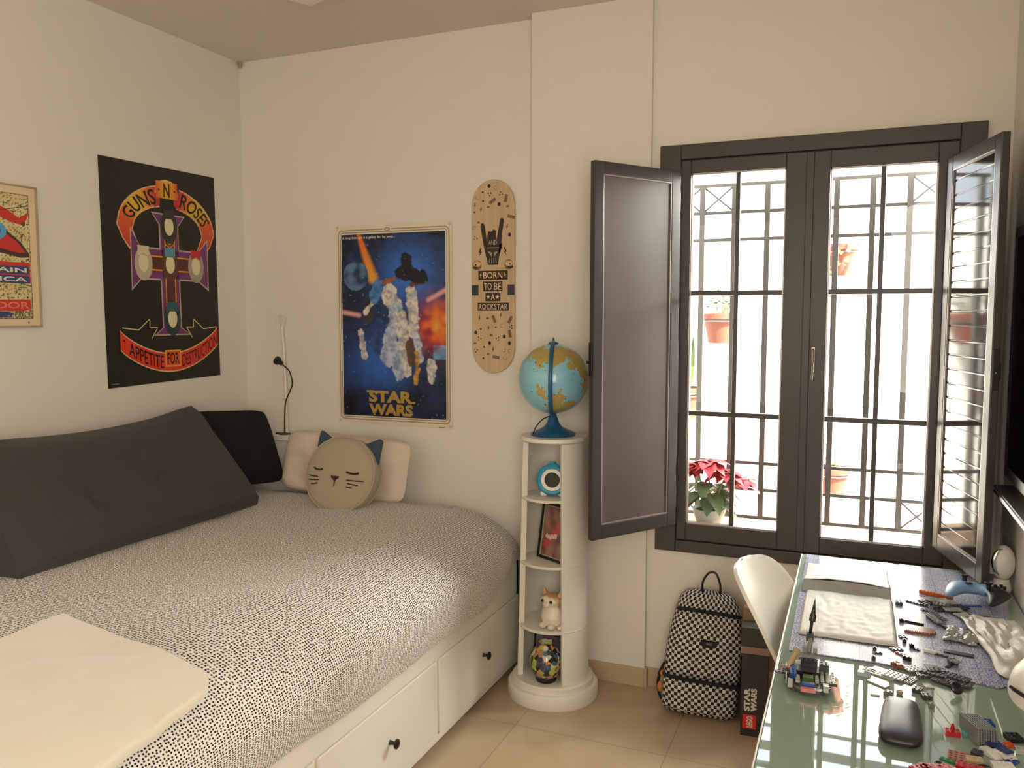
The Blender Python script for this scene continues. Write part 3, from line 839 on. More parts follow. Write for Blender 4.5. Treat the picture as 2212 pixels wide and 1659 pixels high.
def seg_d(px, py, a, b):
    ax, ay = a; bx, by = b; dx, dy = bx - ax, by - ay; tt = max(0, min(1, ((px - ax) * dx + (py - ay) * dy) / (dx * dx + dy * dy)))
    return sqrt((px - ax - dx * tt) ** 2 + (py - ay - dy * tt) ** 2), tt
K0, NAVY, BLUE, LBL = C(14, 16, 22, 1), C(20, 32, 66), C(36, 84, 160), C(120, 160, 196)
WHT, ORG, YEL, REDc, TAN, PNK = C(206, 200, 190, 1.5), C(214, 96, 36), C(224, 160, 60), C(170, 40, 40), C(150, 106, 74), C(222, 160, 160, 1.5)
def painting(u, v):
    # abstract brushwork: night sky, glow, planet, streaks of light, pale and warm strokes
    x = u; y = v * 1.55
    n1 = nz(x * 5, y * 5, 2); n2 = nz(x * 16, y * 16, 7); n3 = nz(x * 40, y * 40, 3)
    c = mixc(K0, NAVY, .5 + n1 * .8 - .3 * (v > .9))
    g = math.exp(-(((x - .66) / .27) ** 2 + ((y - 1.20) / .26) ** 2)); c = mixc(c, BLUE, g * 1.15 + n2 * .15)
    g2 = math.exp(-(((x - .38) / .30) ** 2 + ((y - .45) / .26) ** 2)); c = mixc(c, BLUE, g2 * .8 + n2 * .2 * g2)
    d, tt = seg_d(x, y, (.17, 1.56), (.31, 1.18)); w_ = .012 + .018 * tt
    if d < w_ * 2.2: c = mixc(c, mixc(ORG, YEL, tt), 1 - max(0, d - w_ * .8) / (w_ * 1.4))
    r = sqrt((x - .14) ** 2 + (y - 1.20) ** 2)
    if r < .125: c = mixc(C(70, 98, 130), C(28, 42, 66), .45 + n2 * 1.2 + (x - .14) * 3)
    fire = math.exp(-(((x - .93) / .17) ** 2 + ((y - .78) / .17) ** 2)); c = mixc(c, mixc(REDc, ORG, .5 + n1 + n2), fire * 1.4 + n2 * fire)
    if fire > .55: c = mixc(c, YEL, (fire - .55) * 2 * (n2 + .5))
    for a, b, wd, col in (((-.02, .895), (.17, .865), .012, PNK), ((.84, .99), (1.02, 1.08), .012, PNK)):
        d, tt = seg_d(x, y, a, b)
        if d < wd * 2.5: c = mixc(c, col, 1.3 - d / wd * .55)
    strokes = [((.46, 1.06), (.58, .80), .075, WHT), ((.54, .90), (.44, .50), .070, C(150, 160, 176)), ((.58, .84), (.62, .40), .060, WHT), ((.50, .60), (.56, .36), .05, C(150, 160, 176)),
               ((.68, 1.06), (.70, .72), .055, WHT), ((.72, .70), (.76, .50), .040, C(170, 172, 180)), ((.28, .98), (.25, .84), .05, C(52, 48, 46)), ((.30, .98), (.24, .88), .022, WHT),
               ((.36, .80), (.34, .56), .04, C(30, 62, 110)), ((.19, .72), (.22, .50), .03, C(170, 160, 160)), ((.66, .62), (.68, .48), .045, C(84, 58, 44)), ((.73, .54), (.72, .30), .026, C(168, 128, 52)),
               ((.86, .46), (.87, .34), .045, WHT), ((.40, 1.14), (.52, 1.17), .022, C(140, 80, 52)), ((.68, 1.12), (.80, 1.14), .025, C(90, 50, 40)), ((.32, 1.02), (.36, 1.10), .06, C(60, 110, 160)), ((.58, 1.22), (.78, 1.18), .06, C(14, 18, 30, 1)), ((.63, 1.34), (.66, 1.2), .05, C(14, 18, 30, 1))]
    for a, b, wd, col in strokes:
        d, tt = seg_d(x, y, a, b); d += n2 * .02 + n3 * .01
        if d < wd: c = mixc(c, mixc(col, (col[0] * .45, col[1] * .5, col[2] * .62), .5 + n2 * 1.1 + n3 * .9), min(1, (wd - d) / .008))
    if y < .30: c = mixc(c, mixc(K0, NAVY, .3 + n1), sst(.30, .12, y))
    if n3 > .60 and n1 < .1: c = mixc(c, LBL, .4)
    if .88 < x and .50 < y < .62: c = mixc(c, C(90, 150, 190), .5 + n2)
    return c
A.raster(.036, .038, .618, .938, 150, 232, painting); A.up()
A.text('A long time ago in a galaxy far, far away...', .042, .912, .345, .930, C(214, 206, 190, 1.6), .01)
gd = C(134, 110, 50, 1.9)
A.rect(.172, .158, .21, .168, gd); A.rect(.415, .108, .448, .117, gd); A.up(); A.text('STAR', .185, .108, .435, .168, gd, .05); A.text('WARS', .185, .044, .435, .102, gd, .05)
A.rect(.575, -.001, .61, .003, C(120, 114, 100))
A.build('printed_sheet', pr, t)
MB().prism([(0, .984), (.652, .980), (.650, -.004), (.006, .002)], .0002, .0012, 'y').build('paper_backing', mat('paper_white'), t)
for u, v in ((.012, .974), (.640, .970), (.640, .006), (.012, .010)):
    k = MB(); k.T = TR(u, -.0025, v) @ rotm(pi / 2, 0, 0); k.lathe([(0, 0), (.007, 0), (.0065, .0015), (0, .002)], 12)
    k.build('putty_dot', mat('clear_tack', (.62, .56, .44, 1), rough=.3), t)

# -- framed comic print
t = thing('framed_print', 'framed comic page print cut off by the left edge of the photo', 'framed print', (.002, -1.78, 1.577), pi / 2)
FW, FH = .575, .545
fr = MB(); q = .006
fr.box((0, -.016, 0), (FW, 0, q)).box((0, -.016, FH - q), (FW, 0, FH)).box((0, -.016, 0), (q, 0, FH)).box((FW - q, -.016, 0), (FW, 0, FH))
fr.build('frame', mat('pale_wood_frame', (.42, .34, .24, 1), rough=.5), t, bevel=.001)
A = Art(lambda u, v, n: (u, -.008 - n, v))
cr = C(186, 170, 132, 1.5)
A.rect(q, q, FW - q, FH - q, C(190, 172, 142, 1.6)); A.up()
A.rect(.034, .034, FW - .034, FH - .034, C(60, 50, 38, 1)); A.up()
R_ = random.Random(4)
def comic(u, v):
    n1 = nz(u * 9, v * 9, 1); n2 = nz(u * 30, v * 30, 5)
    c = mixc(C(176, 160, 108, 1.5), C(190, 178, 136, 1.5), .5 + n1)
    if abs(n2) < .05 or n1 > .42: c = C(74, 66, 48, 1.2)
    return c
A.raster(.036, .036, FW - .036, FH - .036, 120, 116, comic); A.up()
for (a, b) in (((.30, .215), (FW - .037, .160)), ((.036, .215), (.30, .215)), ((.25, .40), (FW - .037, .47))): A.line([a, b], .003, C(60, 52, 40, 1))
redc, bluc, skb = C(160, 44, 38), C(44, 58, 96), C(70, 130, 170)
A.poly([(.30, .475), (.40, .470), (.455, .445), (.50, .420), (FW - .037, .445), (FW - .045, .415), (.50, .395), (.455, .405), (.40, .425), (.30, .440)], redc)
A.poly([(.24, .400), (.36, .398), (.44, .372), (.50, .330), (.535, .285), (.535, .272), (.50, .268), (.42, .282), (.33, .305), (.24, .33)], C(60, 44, 38)); A.up()
A.poly([(.25, .392), (.36, .388), (.435, .362), (.49, .325), (.52, .288), (.49, .286), (.42, .300), (.33, .32), (.25, .345)], redc); A.up()
A.disc(.40, .365, .045, skb, .035); A.up(); A.disc(.40, .365, .022, bluc, .018)
A.rect(.20, .170, .535, .250, redc); A.up(); A.rect(.20, .205, .530, .235, bluc); A.rect(.20, .170, .530, .200, bluc); A.up()
wt = C(200, 194, 180, 1.6)
A.text('CAPTAIN', .22, .211, .520, .229, wt, .02); A.text('AMERICA', .22, .176, .520, .194, wt, .02)
A.poly([(.20, .100), (.53, .108), (.535, .072), (.50, .062), (.20, .064)], redc); A.up()
A.text('SERVIDOR', .24, .072, .525, .098, C(190, 110, 90, 1.5), .02)
A.poly([(.28, .062), (.44, .060), (.46, .050), (.42, .046), (.46, .040), (.42, .036), (.455, .028 + .012), (.34, .037), (.28, .037)], bluc)
A.text('CRACK!', .462, .037, .535, .062, C(64, 56, 42, 1), .01)
A.build('comic_page', pr, t)
MB().cyl((FW - .055, -.008, .018), (FW - .055, -.010, .018), .004).build('frame_pin', M_metal, t)
MB().box((.003, -.0075, .003), (FW - .003, -.003, FH - .003)).build('backing_board', mat('paper_white'), t)

# -- skateboard deck
t = thing('skateboard_deck', 'pale wooden skateboard deck with black printed slogan hung on the back wall', 'skateboard deck', (1.446, -.004, 1.356), 0)
DW, DH = .215, .888
def deck_outline(r, n=16, sq=1.12):
    p = []
    for i in range(n + 1):
        a = pi * i / n; p.append((r * cos(a), DH - DW / 2 * sq + (DW / 2 * sq - (DW / 2 - r)) * sin(a)))
    for i in range(n + 1):
        a = pi + pi * i / n; p.append((r * cos(a), DW / 2 * sq + (DW / 2 * sq - (DW / 2 - r)) * sin(a)))
    return p
def wood():
    n = N('maple_veneer', rough=.45)
    tc = n.node('TexCoord'); mp = n.node('Mapping'); mp.inputs['Scale'].default_value = (40, 40, 2.2)
    ns = n.node('TexNoise'); ns.inputs['Scale'].default_value = 1.5; ns.inputs['Detail'].default_value = 5
    n.link(tc.outputs['Object'], mp.inputs[0]); n.link(mp.outputs[0], ns.inputs['Vector'])
    n.link(n.mix(ns.outputs['Fac'], (.46, .31, .17, 1), (.72, .54, .34, 1)), n.b.inputs['Base Color']); return n.m
m = MB(); m.prism(deck_outline(DW / 2), -.012, 0, 'y')
m.build('deck', wood(), t, bevel=.002)
A = Art(lambda u, v, n: (u, -.0123 - n, v)); K = C(46, 36, 26, 1.0); K2 = C(110, 86, 62, 1.3); TN = C(186, 160, 126, 1.6)
def star(u, v, r, col): A.poly([(u + (r if i % 2 == 0 else r * .42) * sin(i * pi / 5), v + (r if i % 2 == 0 else r * .42) * cos(i * pi / 5)) for i in range(10)], col)
def bolt(u, v, s, col, f=1): A.poly([(u + f * x * s, v + y * s) for x, y in ((.1, 1), (-.45, -.1), (-.05, -.05), (-.35, -1), (.45, .15), (.05, .1), (.35, .9))], col)
A.rect(-.074, .432, .075, .474, K); A.rect(-.050, .379, .048, .424, K); A.rect(-.038, .333, .038, .373, K); A.rect(-.078, .290, .080, .326, K)
# hand sign
A.poly([(-.024, .500), (.026, .500), (.032, .538), (.040, .566), (.046, .640), (.056, .700), (.050, .712), (.038, .710), (.026, .650), (.018, .610), (.016, .655), (.004, .662), (-.006, .652), (-.024, .655), (-.030, .608), (-.040, .680), (-.048, .692), (-.060, .690), (-.062, .676), (-.046, .588), (-.036, .545)], K)
A.poly([(.030, .55), (.046, .578), (.044, .60), (.03, .59)], K)
for u, v, a in ((-.092, .385, 0), (.092, .385, 0)):
    A.poly([(u - .016, v - .024), (u + .012 * (1 if u < 0 else -1) * 1.6, v - .024), (u + .018 * (1 if u < 0 else -1), v), (u + .012 * (1 if u < 0 else -1) * 1.6, v + .024), (u - .016 * (1 if u < 0 else -1), v + .024), (u - .016 * (1 if u < 0 else -1), v - .024)], C(52, 50, 58, 1.1))
for u in (-.080, .080):
    A.disc(u, .500, .023, K2)
A.up()
for u in (-.080, .080): A.disc(u, .505, .019, C(176, 148, 112, 1.6), .013)
A.up()
for u in (-.080, .080): A.disc(u + (.008 if u > 0 else -.008), .488, .014, K, .006); A.disc(u + (.006 if u > 0 else -.006), .502, .004, K)
for u, v in ((-.064, .560), (.062, .560)): bolt(u, v, .021, K, 1 if u < 0 else -1)
A.up()
A.text('BORN', -.048, .438, .048, .468, TN, .01); bolt(-.061, .453, .012, TN); bolt(.061, .453, .012, TN, -1)
A.text('TO', -.044, .385, -.006, .418, TN, .005); A.text('BE', .006, .385, .042, .418, TN, .005)
star(-.023, .353, .012, TN); star(.023, .353, .012, TN); A.text('A', -.010, .339, .010, .368, TN, .01)
A.text('ROCKSTAR', -.072, .295, .074, .321, TN, .005)
A.text('AND', -.021, .592, .021, .612, C(170, 160, 140, 1.4)); A.line([(-.030, .578), (.034, .578)], .003, C(120, 110, 96))
for u in (-.018, -.006, .006, .018): A.line([(u, .508), (u * .8, .532)], .003, C(150, 140, 122, 1.4))
A.poly([(-.028, .565), (-.003, .556), (-.005, .535)], C(120, 112, 98)); A.poly([(.030, .565), (.005, .556), (.007, .535)], C(120, 112, 98))
R_ = random.Random(21)
icons = []
for zone in ((.06, .27), (.74, .86), (.60, .72)):
    for _ in range(400):
        u = R_.uniform(-.092, .092); v = R_.uniform(*zone)
        lim = DW / 2 - .014
        if v < .11 and (u * u + (.12 - v) ** 2) > (.092) ** 2: continue
        if v > .78 and (u * u + (v - .768) ** 2) > (.092) ** 2: continue
        if zone[0] == .60 and abs(u) < .066: continue
        if any((u - a) ** 2 + (v - b) ** 2 < .030 ** 2 for a, b in icons): continue
        icons.append((u, v))
for i, (u, v) in enumerate(icons):
    k = i % 7; a = R_.uniform(0, 3)
    if k == 0: A.disc(u, v, .0045, K)
    elif k == 1: [A.disc(u + .0075 * cos(a + q_ * 2.1), v + .0075 * sin(a + q_ * 2.1), .0033, K) for q_ in range(3)]
    elif k == 2: A.disc(u, v + .003, .0075, K, .009)
    elif k == 3: bolt(u, v, .012, K)
    elif k == 4: A.disc(u, v, .008, K2, .005)
    elif k == 5:
        ca, sa = cos(a - 1.2), sin(a - 1.2)
        A.poly([(u + x * ca - y * sa, v + x * sa + y * ca) for x, y in ((-.018, -.007), (.018, -.007), (.018, .007), (-.018, .007))], K2)
    else: A.line([(u + .009 * cos(b), v + .009 * sin(b)) for b in [a + q_ * .5 for q_ in range(9)]], .002, K2)
A.build('printed_artwork', print_mat('screen_print', rough=.5), t)
#END_PART2
# ================================================================== TOWER BOOKCASE
BCX, BCY = 1.836, -.262
bc = thing('tower_bookcase', 'white round tapered tower bookcase with open shelves between the daybed and the window', 'bookcase', (BCX, BCY, 0), 0)
va = atan2(-3.5176 - BCY, 3.003 - BCX)          # direction towards the viewer
ang0, ang1 = va - radians(76), va + radians(16)  # the open sector
def wall_r(z): return lerp(.156, .131, z / 1.10)
b = MB(); b.lathe([(0, 0), (.192, 0), (.194, .010), (.194, .052), (.188, .060), (.176, .062), (.174, .066), (.174, .084), (.168, .090), (0, .090)], 64)
b.build('base', M_white, bc)
sh = MB(); Z0, Z1 = .088, 1.100
# closed shell over the rest of the circle; ribs stand at both edges
a_s, a_e = ang1, ang0 + 2 * pi
seg = 40
for inner in (0, 1):
    pr_ = [(wall_r(z) - .010 * inner, z) for z in (Z0, .45, .8, Z1)]
    sh.lathe(pr_ if not inner else list(reversed(pr_)), seg, a0=a_s, a1=a_e, caps=False)
for a in (a_s, a_e):
    ca, sa = cos(a), sin(a); v = []
    for z in (Z0, Z1):
        r_ = wall_r(z); v += [(r_ * ca, r_ * sa, z), ((r_ - .010) * ca, (r_ - .010) * sa, z)]
    sh._add(v, [(0, 1, 3, 2)] if a == a_s else [(2, 3, 1, 0)])
sh.build('shell', M_white, bc)
for a in (ang0, ang1):
    e = MB(); e.T = rotm(0, 0, a)
    vs = []
    for z in (Z0, Z1):
        r_ = wall_r(z); vs += [(r_ - .022, -.0045, z), (r_ + .002, -.0045, z), (r_ + .002, .0045, z), (r_ - .022, .0045, z)]
    e._add(vs, [(0, 3, 2, 1), (4, 5, 6, 7), (0, 1, 5, 4), (1, 2, 6, 5), (2, 3, 7, 6), (3, 0, 4, 7)]); e.build('upright', M_white, bc, bevel=.002)
SHZ = (.318, .590, .866)
for z in SHZ:
    MB().lathe([(0, z - .012), (wall_r(z) - .002, z - .012), (wall_r(z) + .001, z - .008), (wall_r(z) + .001, z - .003), (wall_r(z) - .002, z), (0, z)], 48).build('shelf', M_white, bc)
MB().lathe([(0, 1.098), (.134, 1.098), (.142, 1.104), (.142, 1.116), (.139, 1.120), (0, 1.120)], 64).build('top_board', M_white, bc)

# ---- globe
def globe_mat():
    n = N('globe_map', rough=.25, coat=.3)
    tc = n.node('TexCoord'); a = n.node('TexNoise'); a.inputs['Scale'].default_value = 7.0; a.inputs['Detail'].default_value = 5; a.inputs['Roughness'].default_value = .55
    mp = n.node('Mapping'); mp.inputs['Location'].default_value = (.33, .12, .41)
    n.link(tc.outputs['Object'], mp.inputs[0]); n.link(mp.outputs[0], a.inputs['Vector'])
    b_ = n.node('TexNoise'); b_.inputs['Scale'].default_value = 16; b_.inputs['Detail'].default_value = 4; n.link(tc.outputs['Object'], b_.inputs['Vector'])
    land = n.mix(b_.outputs['Fac'], (.30, .42, .10, 1), (.62, .28, .10, 1))
    f = n.math('GREATER_THAN', a.outputs['Fac'], .535)
    sea = n.mix(b_.outputs['Fac'], (.20, .50, .66, 1), (.34, .66, .78, 1))
    c = n.mix(f, sea, land)
    w_ = n.node('TexNoise'); w_.inputs['Scale'].default_value = 75; w_.inputs['Detail'].default_value = 2; n.link(tc.outputs['Object'], w_.inputs['Vector'])
    g_ = n.math('GREATER_THAN', w_.outputs['Fac'], .69)
    n.link(n.mix(g_, c, (.07, .16, .25, 1)), n.b.inputs['Base Color'])
    return n.m
M_bluep = mat('translucent_blue_plastic', (.012, .10, .24, 1), rough=.3)
gb = thing('globe', 'world globe on a blue plastic stand on top of the white tower bookcase', 'globe', (1.832, -.262, 1.120), 0)
MB().lathe([(0, 0), (.094, 0), (.096, .006), (.090, .012), (.060, .024), (.038, .036), (.026, .052), (.020, .072), (.016, .080), (0, .080)], 40).build('stand_base', M_bluep, gb)
gc = (0, 0, .238); GR = .147
MB().ell(gc, (GR, GR, GR), 64, 40).build('sphere', globe_mat(), gb)
tow = Vector((cos(va), sin(va), 0))
ar = MB(); P_ = []
for i in range(25):
    a = radians(lerp(-97, 84, i / 24)); o_ = tow * (cos(a) * (GR + .010)); lat = Vector((-tow.y, tow.x, 0)) * (-.012 * sin(pi * i / 24))
    P_.append((gc[0] + o_.x + lat.x, gc[1] + o_.y + lat.y, gc[2] + (GR + .010) * sin(a)))
ar.tube(P_, .0085, 10, flat=.55)
ar.build('meridian_arm', M_bluep, gb)
MB().cyl((0, 0, .076), (0, 0, .094), .018, .012, 20).build('lower_pivot', M_bluep, gb)
MB().lathe([(.0, .378), (.024, .380), (.020, .390), (.006, .396), (.003, .410), (0, .411)], 20).build('top_pivot', M_bluep, gb)
MB().tube(smooth_path([(-.006, -.02, .082), (-.030, -.045, .070), (-.052, -.064, .040), (-.062, -.074, .010)]), .0025, 6).build('power_cord', M_black, gb)

# ---- alarm clock
ck = thing('alarm_clock', 'small round blue and white alarm clock on the top shelf of the tower bookcase', 'clock', (1.848, -.308, .866), 0, rot=(0, 0, radians(14)))
M_cyan = mat('cyan_plastic', (.03, .30, .50, 1), rough=.25)
ck.scale = (1.25, 1.1, 1.25)
zc = .060
def ring(prof, name, m_, lab=None):
    r_ = MB(); r_.T = TR(0, 0, zc) @ rotm(pi / 2, 0, 0); r_.lathe(prof, 40, caps=False); o = r_.build(name, m_, ck)
    return tag(o, lab) if lab else o
ring([(0, -.022), (.044, -.022), (.050, -.012), (.050, .012), (.044, .018), (0, .018)], 'case', M_whitew)
ring([(.036, .017), (.038, .025), (.046, .026), (.053, .018), (.053, .006), (.049, .004)], 'blue_ring', M_cyan)
ring([(.0255, .016), (.026, .022), (.037, .023), (.037, .016)], 'white_ring', M_whitew)
ring([(0, .0185), (.026, .0185)], 'display', mat('lcd_grey', (.06, .058, .045, 1), rough=.7, spec=.2))
for sx in (-1, 1):
    MB().ell((sx * .030, -.002, .010), (.012, .014, .010), 14, 8).build('foot', M_whitew, ck)
MB().cyl((0, 0, .108), (0, 0, .118), .012).cyl((0, 0, .106), (0, 0, .110), .018).build('snooze_button', M_cyan, ck)

# ---- photo frame and lower frame
def photo_frame(label, loc, rot, w, h, pict, pname):
    t = thing('picture_frame', label, 'picture frame', loc, 0, rot=rot)
    f = MB(); b_ = .012; th = .012
    f.box((0, -th, 0), (w, 0, b_)).box((0, -th, h - b_), (w, 0, h)).box((0, -th, b_), (b_, 0, h - b_)).box((w - b_, -th, b_), (w, 0, h - b_))
    f.build('frame', M_black, t, bevel=.0015)
    i_ = MB(); k = .003; i_.box((b_, -.008, b_), (w - b_, -.004, b_ + k)).box((b_, -.008, h - b_ - k), (w - b_, -.004, h - b_)).box((b_, -.008, b_), (b_ + k, -.004, h - b_)).box((w - b_ - k, -.008, b_), (w - b_, -.004, h - b_))
    i_.build('inner_rim', mat('pale_green_rim', (.42, .48, .34, 1), rough=.4), t)
    A = Art(lambda u, v, n: (u, -.005 - n, v)); A.raster(b_, b_, w - b_, h - b_, 36, 50, pict); A.build(pname, print_mat('glossy_photo', rough=.12), t)
    MB().box((b_ * .5, -.004, b_ * .5), (w - b_ * .5, -.001, h - b_ * .5)).build('backing_board', M_black, t)
    return t
def pic1(u, v):
    n1 = nz(u * 4, v * 4, 9); n2 = nz(u * 12, v * 14, 2)
    c = mixc(C(92, 62, 56), C(128, 96, 84), .5 + n1)
    d, tt = seg_d(u, v, (.2, .25), (.75, .62))
    if d < .10 + n2 * .06: c = mixc(c, C(150, 60, 60), .8)
    d, tt = seg_d(u, v, (.22, .38), (.62, .42))
    if d < .045 + n2 * .05: c = mixc(c, C(190, 170, 160), .8)
    return c
def pic2(u, v):
    n1 = nz(u * 5, v * 5, 4); c = mixc(C(82, 74, 84), C(120, 110, 118), .5 + n1)
    if abs(v - .80 + .05 * u) < .018: c = C(36, 28, 34)
    if v < .5: c = mixc(c, C(40, 44, 60), .6)
    return c
photo_frame('black picture frame leaning on the second shelf of the tower bookcase', (1.768, -.262, .590), (radians(-9), 0, radians(-28)), .165, .240, pic1, 'reddish_photo')
photo_frame('black picture frame standing behind the colourful vase on the bottom of the tower bookcase', (1.738, -.235, .090), (radians(-5), 0, radians(-12)), .170, .205, pic2, 'grey_photo')

# ---- cat figurine
CFS = (1.28, 1.28, 1.06)
cf = thing('cat_figurine', 'small ginger and white ceramic cat on the third shelf of the tower bookcase', 'figurine', (1.860, -.325, .318), 0, rot=(0, 0, radians(-14)))
def cat_mat():
    n = N('ginger_white_glaze', rough=.3, coat=.2)
    tc = n.node('TexCoord'); sp = n.node('SeparateXYZ'); n.link(tc.outputs['Object'], sp.inputs[0])
    ns = n.node('TexNoise'); ns.inputs['Scale'].default_value = 55; n.link(tc.outputs['Object'], ns.inputs['Vector'])
    # ginger on crown and back, white muzzle, chest and paws
    a = n.math('MULTIPLY', sp.outputs[2], 9.0); b_ = n.math('MULTIPLY', sp.outputs[1], 22.0); c = n.math('ADD', a, b_)
    d = n.math('ADD', c, ns.outputs['Fac']); e = n.math('SUBTRACT', d, .80)
    cl = n.node('Clamp'); n.link(n.math('MULTIPLY', e, 3.0), cl.inputs[0])
    n.link(n.mix(cl.outputs[0], (.80, .72, .60, 1), (.56, .32, .15, 1)), n.b.inputs['Base Color']); return n.m
cf.scale = CFS
M_cat = cat_mat()
def body(a, b_):
    t_ = a; ang = 2 * pi * b_
    prof = [(0, .028, .030), (.1, .041, .042), (.3, .044, .044), (.5, .038, .036), (.62, .030, .028), (.70, .036, .034), (.80, .043, .038), (.90, .036, .034), (.97, .020, .020), (1, .0, .0)]
    for (t0, x0, y0), (t1, x1, y1) in zip(prof, prof[1:]):
        if t_ <= t1 + 1e-9:
            q = (t_ - t0) / (t1 - t0); rx, ry = lerp(x0, x1, q), lerp(y0, y1, q); break
    off = -.006 * sst(.5, .8, t_) + .006 * (1 - sst(0, .5, t_))
    return (rx * cos(ang), off + ry * sin(ang), .138 * t_)
MB().grid(body, 30, 28).build('cat_body', M_cat, cf, sub=1, sharp=180)
for sg in (-1, 1):
    MB().cyl((sg * .026, -.004, .118), (sg * .033, -.006, .150), .014, .002, 12).build('ear', M_cat, cf)
    MB().ell((sg * .016, -.040, .112), (.0065, .004, .0065), 12, 8).build('eye', mat('brown_eye', (.04, .018, .01, 1), rough=.1), cf)
    MB().ell((sg * .016, -.036, .012), (.012, .016, .012), 12, 8).build('paw', M_cat, cf)
MB().ell((0, -.042, .100), (.014, .008, .010), 12, 8).ell((0, -.050, .103), (.0035, .003, .003), 8, 6).build('muzzle', M_cat, cf)
MB().tube(smooth_path([(.02, .034, .01), (.045, .02, .012), (.050, -.008, .010), (.035, -.03, .009)]), [.008] * 15 + [.005], 8).build('tail', M_cat, cf)

# ---- vase
def vase_mat():
    n = N('painted_vase_glaze', rough=.12, coat=.5)
    tc = n.node('TexCoord'); v = n.node('TexVoronoi'); v.inputs['Scale'].default_value = 58
    n.link(tc.outputs['Object'], v.inputs['Vector'])
    sx = n.node('SeparateColor'); n.link(v.outputs['Color'], sx.inputs[0])
    r = n.node('ValToRGB'); r.color_ramp.interpolation = 'CONSTANT'
    cols = [(0, (.015, .018, .03, 1)), (.28, (.05, .03, .07, 1)), (.42, (.42, .50, .08, 1)), (.58, (.62, .58, .42, 1)), (.70, (.45, .22, .12, 1)), (.80, (.06, .10, .20, 1)), (.92, (.66, .30, .05, 1))]
    el = r.color_ramp.elements; el[0].position = 0; el[0].color = cols[0][1]; el[1].position = cols[1][0]; el[1].color = cols[1][1]
    for p_, c_ in cols[2:]: q_ = el.new(p_); q_.color = c_
    n.link(sx.outputs[0], r.inputs[0]); n.link(r.outputs[0], n.b.inputs['Base Color']); return n.m
vs_ = thing('vase', 'round multicoloured glazed vase on a dark foot at the bottom of the tower bookcase', 'vase', (1.838, -.352, .090), 0)
vs_.scale = (1.07, 1.07, 1.05)
MB().lathe([(.036, .014), (.052, .028), (.064, .055), (.066, .080), (.060, .108), (.046, .130), (.030, .142), (.028, .150), (.032, .156), (.026, .152), (.022, .140)], 40).build('vase_body', vase_mat(), vs_)
MB().lathe([(0, 0), (.040, 0), (.042, .008), (.036, .016), (0, .016)], 32).build('foot', M_black, vs_)

# ================================================================== BACKPACK
def checker_mat():
    n = N('checkerboard_canvas', rough=.8, bump=.3, bscale=500)
    uv = n.node('UVMap', uv_map='UVMap'); c = n.node('TexChecker'); c.inputs['Scale'].default_value = 1
    c.inputs['Color1'].default_value = (.012, .010, .011, 1); c.inputs['Color2'].default_value = (.66, .63, .60, 1)
    n.link(uv.outputs[0], c.inputs['Vector']); n.link(c.outputs[0], n.b.inputs['Base Color']); return n.m
M_chk = checker_mat(); M_strap = mat('black_webbing', (.010, .010, .011, 1), rough=.8, bump=.4, bscale=600)
bp = thing('backpack', 'black and white checkerboard backpack standing on the floor below the window', 'backpack', (2.448, -.208, .006), 0, rot=(radians(-7), radians(5), radians(10)))
CK = .0130
BW, BD, BH = .312, .150, .495
def bag_point(ang, v, pouch=0):
    # superellipse section, narrower towards the top
    wv = BW / 2 * (1.0 - .05 * (1 - v) ** 2 - .44 * max(0, v - .45) ** 1.7 * 2.2); dv = BD / 2 * (1.02 - .38 * v ** 2)
    if v > .90: q = sqrt(max(0, 1 - ((v - .90) / .10) ** 2)); wv *= .62 + .38 * q; dv *= .05 + .95 * q
    if v < .05: q = sqrt(max(0, 1 - ((.05 - v) / .05) ** 2)); wv *= .93 + .07 * q; dv *= .85 + .15 * q
    ca, sa = cos(ang), sin(ang); e = .55
    x = wv * abs(ca) ** e * (1 if ca >= 0 else -1); y = dv * abs(sa) ** e * (1 if sa >= 0 else -1)
    x += .006 * nz(ang * 1.2, v * 6, 1); y += .007 * nz(ang * 2, v * 8, 5)
    return x, y, BH * v
_al = [0.0]
for _i in range(1, 721):
    _p = bag_point(pi / 2 + pi * (_i - 1) / 360, .3); _q = bag_point(pi / 2 + pi * _i / 360, .3); _al.append(_al[-1] + sqrt((_p[0] - _q[0]) ** 2 + (_p[1] - _q[1]) ** 2))
def arc_len(ang):
    k = ((ang - pi / 2) / (2 * pi)) % 1.0 * 720; i = int(k); return lerp(_al[i], _al[min(720, i + 1)], k - i)
def bagf(a, b_):
    x, y, z = bag_point(2 * pi * a, b_); return (x, y, z)
def band(v0, v1, name, grow=.0, part_m=None, nu=96, nv=30):
    m = MB()
    def fn(a, b_):
        v = lerp(v0, v1, b_); ang = 2 * pi * a; x, y, z = bag_point(ang, v)
        k = 1 + grow; return (x * k, y * k, z)
    m.grid(fn, nu, nv)
    if v0 < .01: m.f.append(list(reversed(range(nu)))); m.m.append(0); m.s.append(False)
    per = 2 * (BW + BD) * .93
    def uv(i, co): return (arc_len(2 * pi * ((i % (nu + 1)) / nu) * .99999) / CK, lerp(v0, v1, (i // (nu + 1)) / nv) * BH / CK)
    return m.build(name, part_m or M_chk, bp, uv=uv, sharp=180)
band(0, 1, 'bag_body', nv=60)
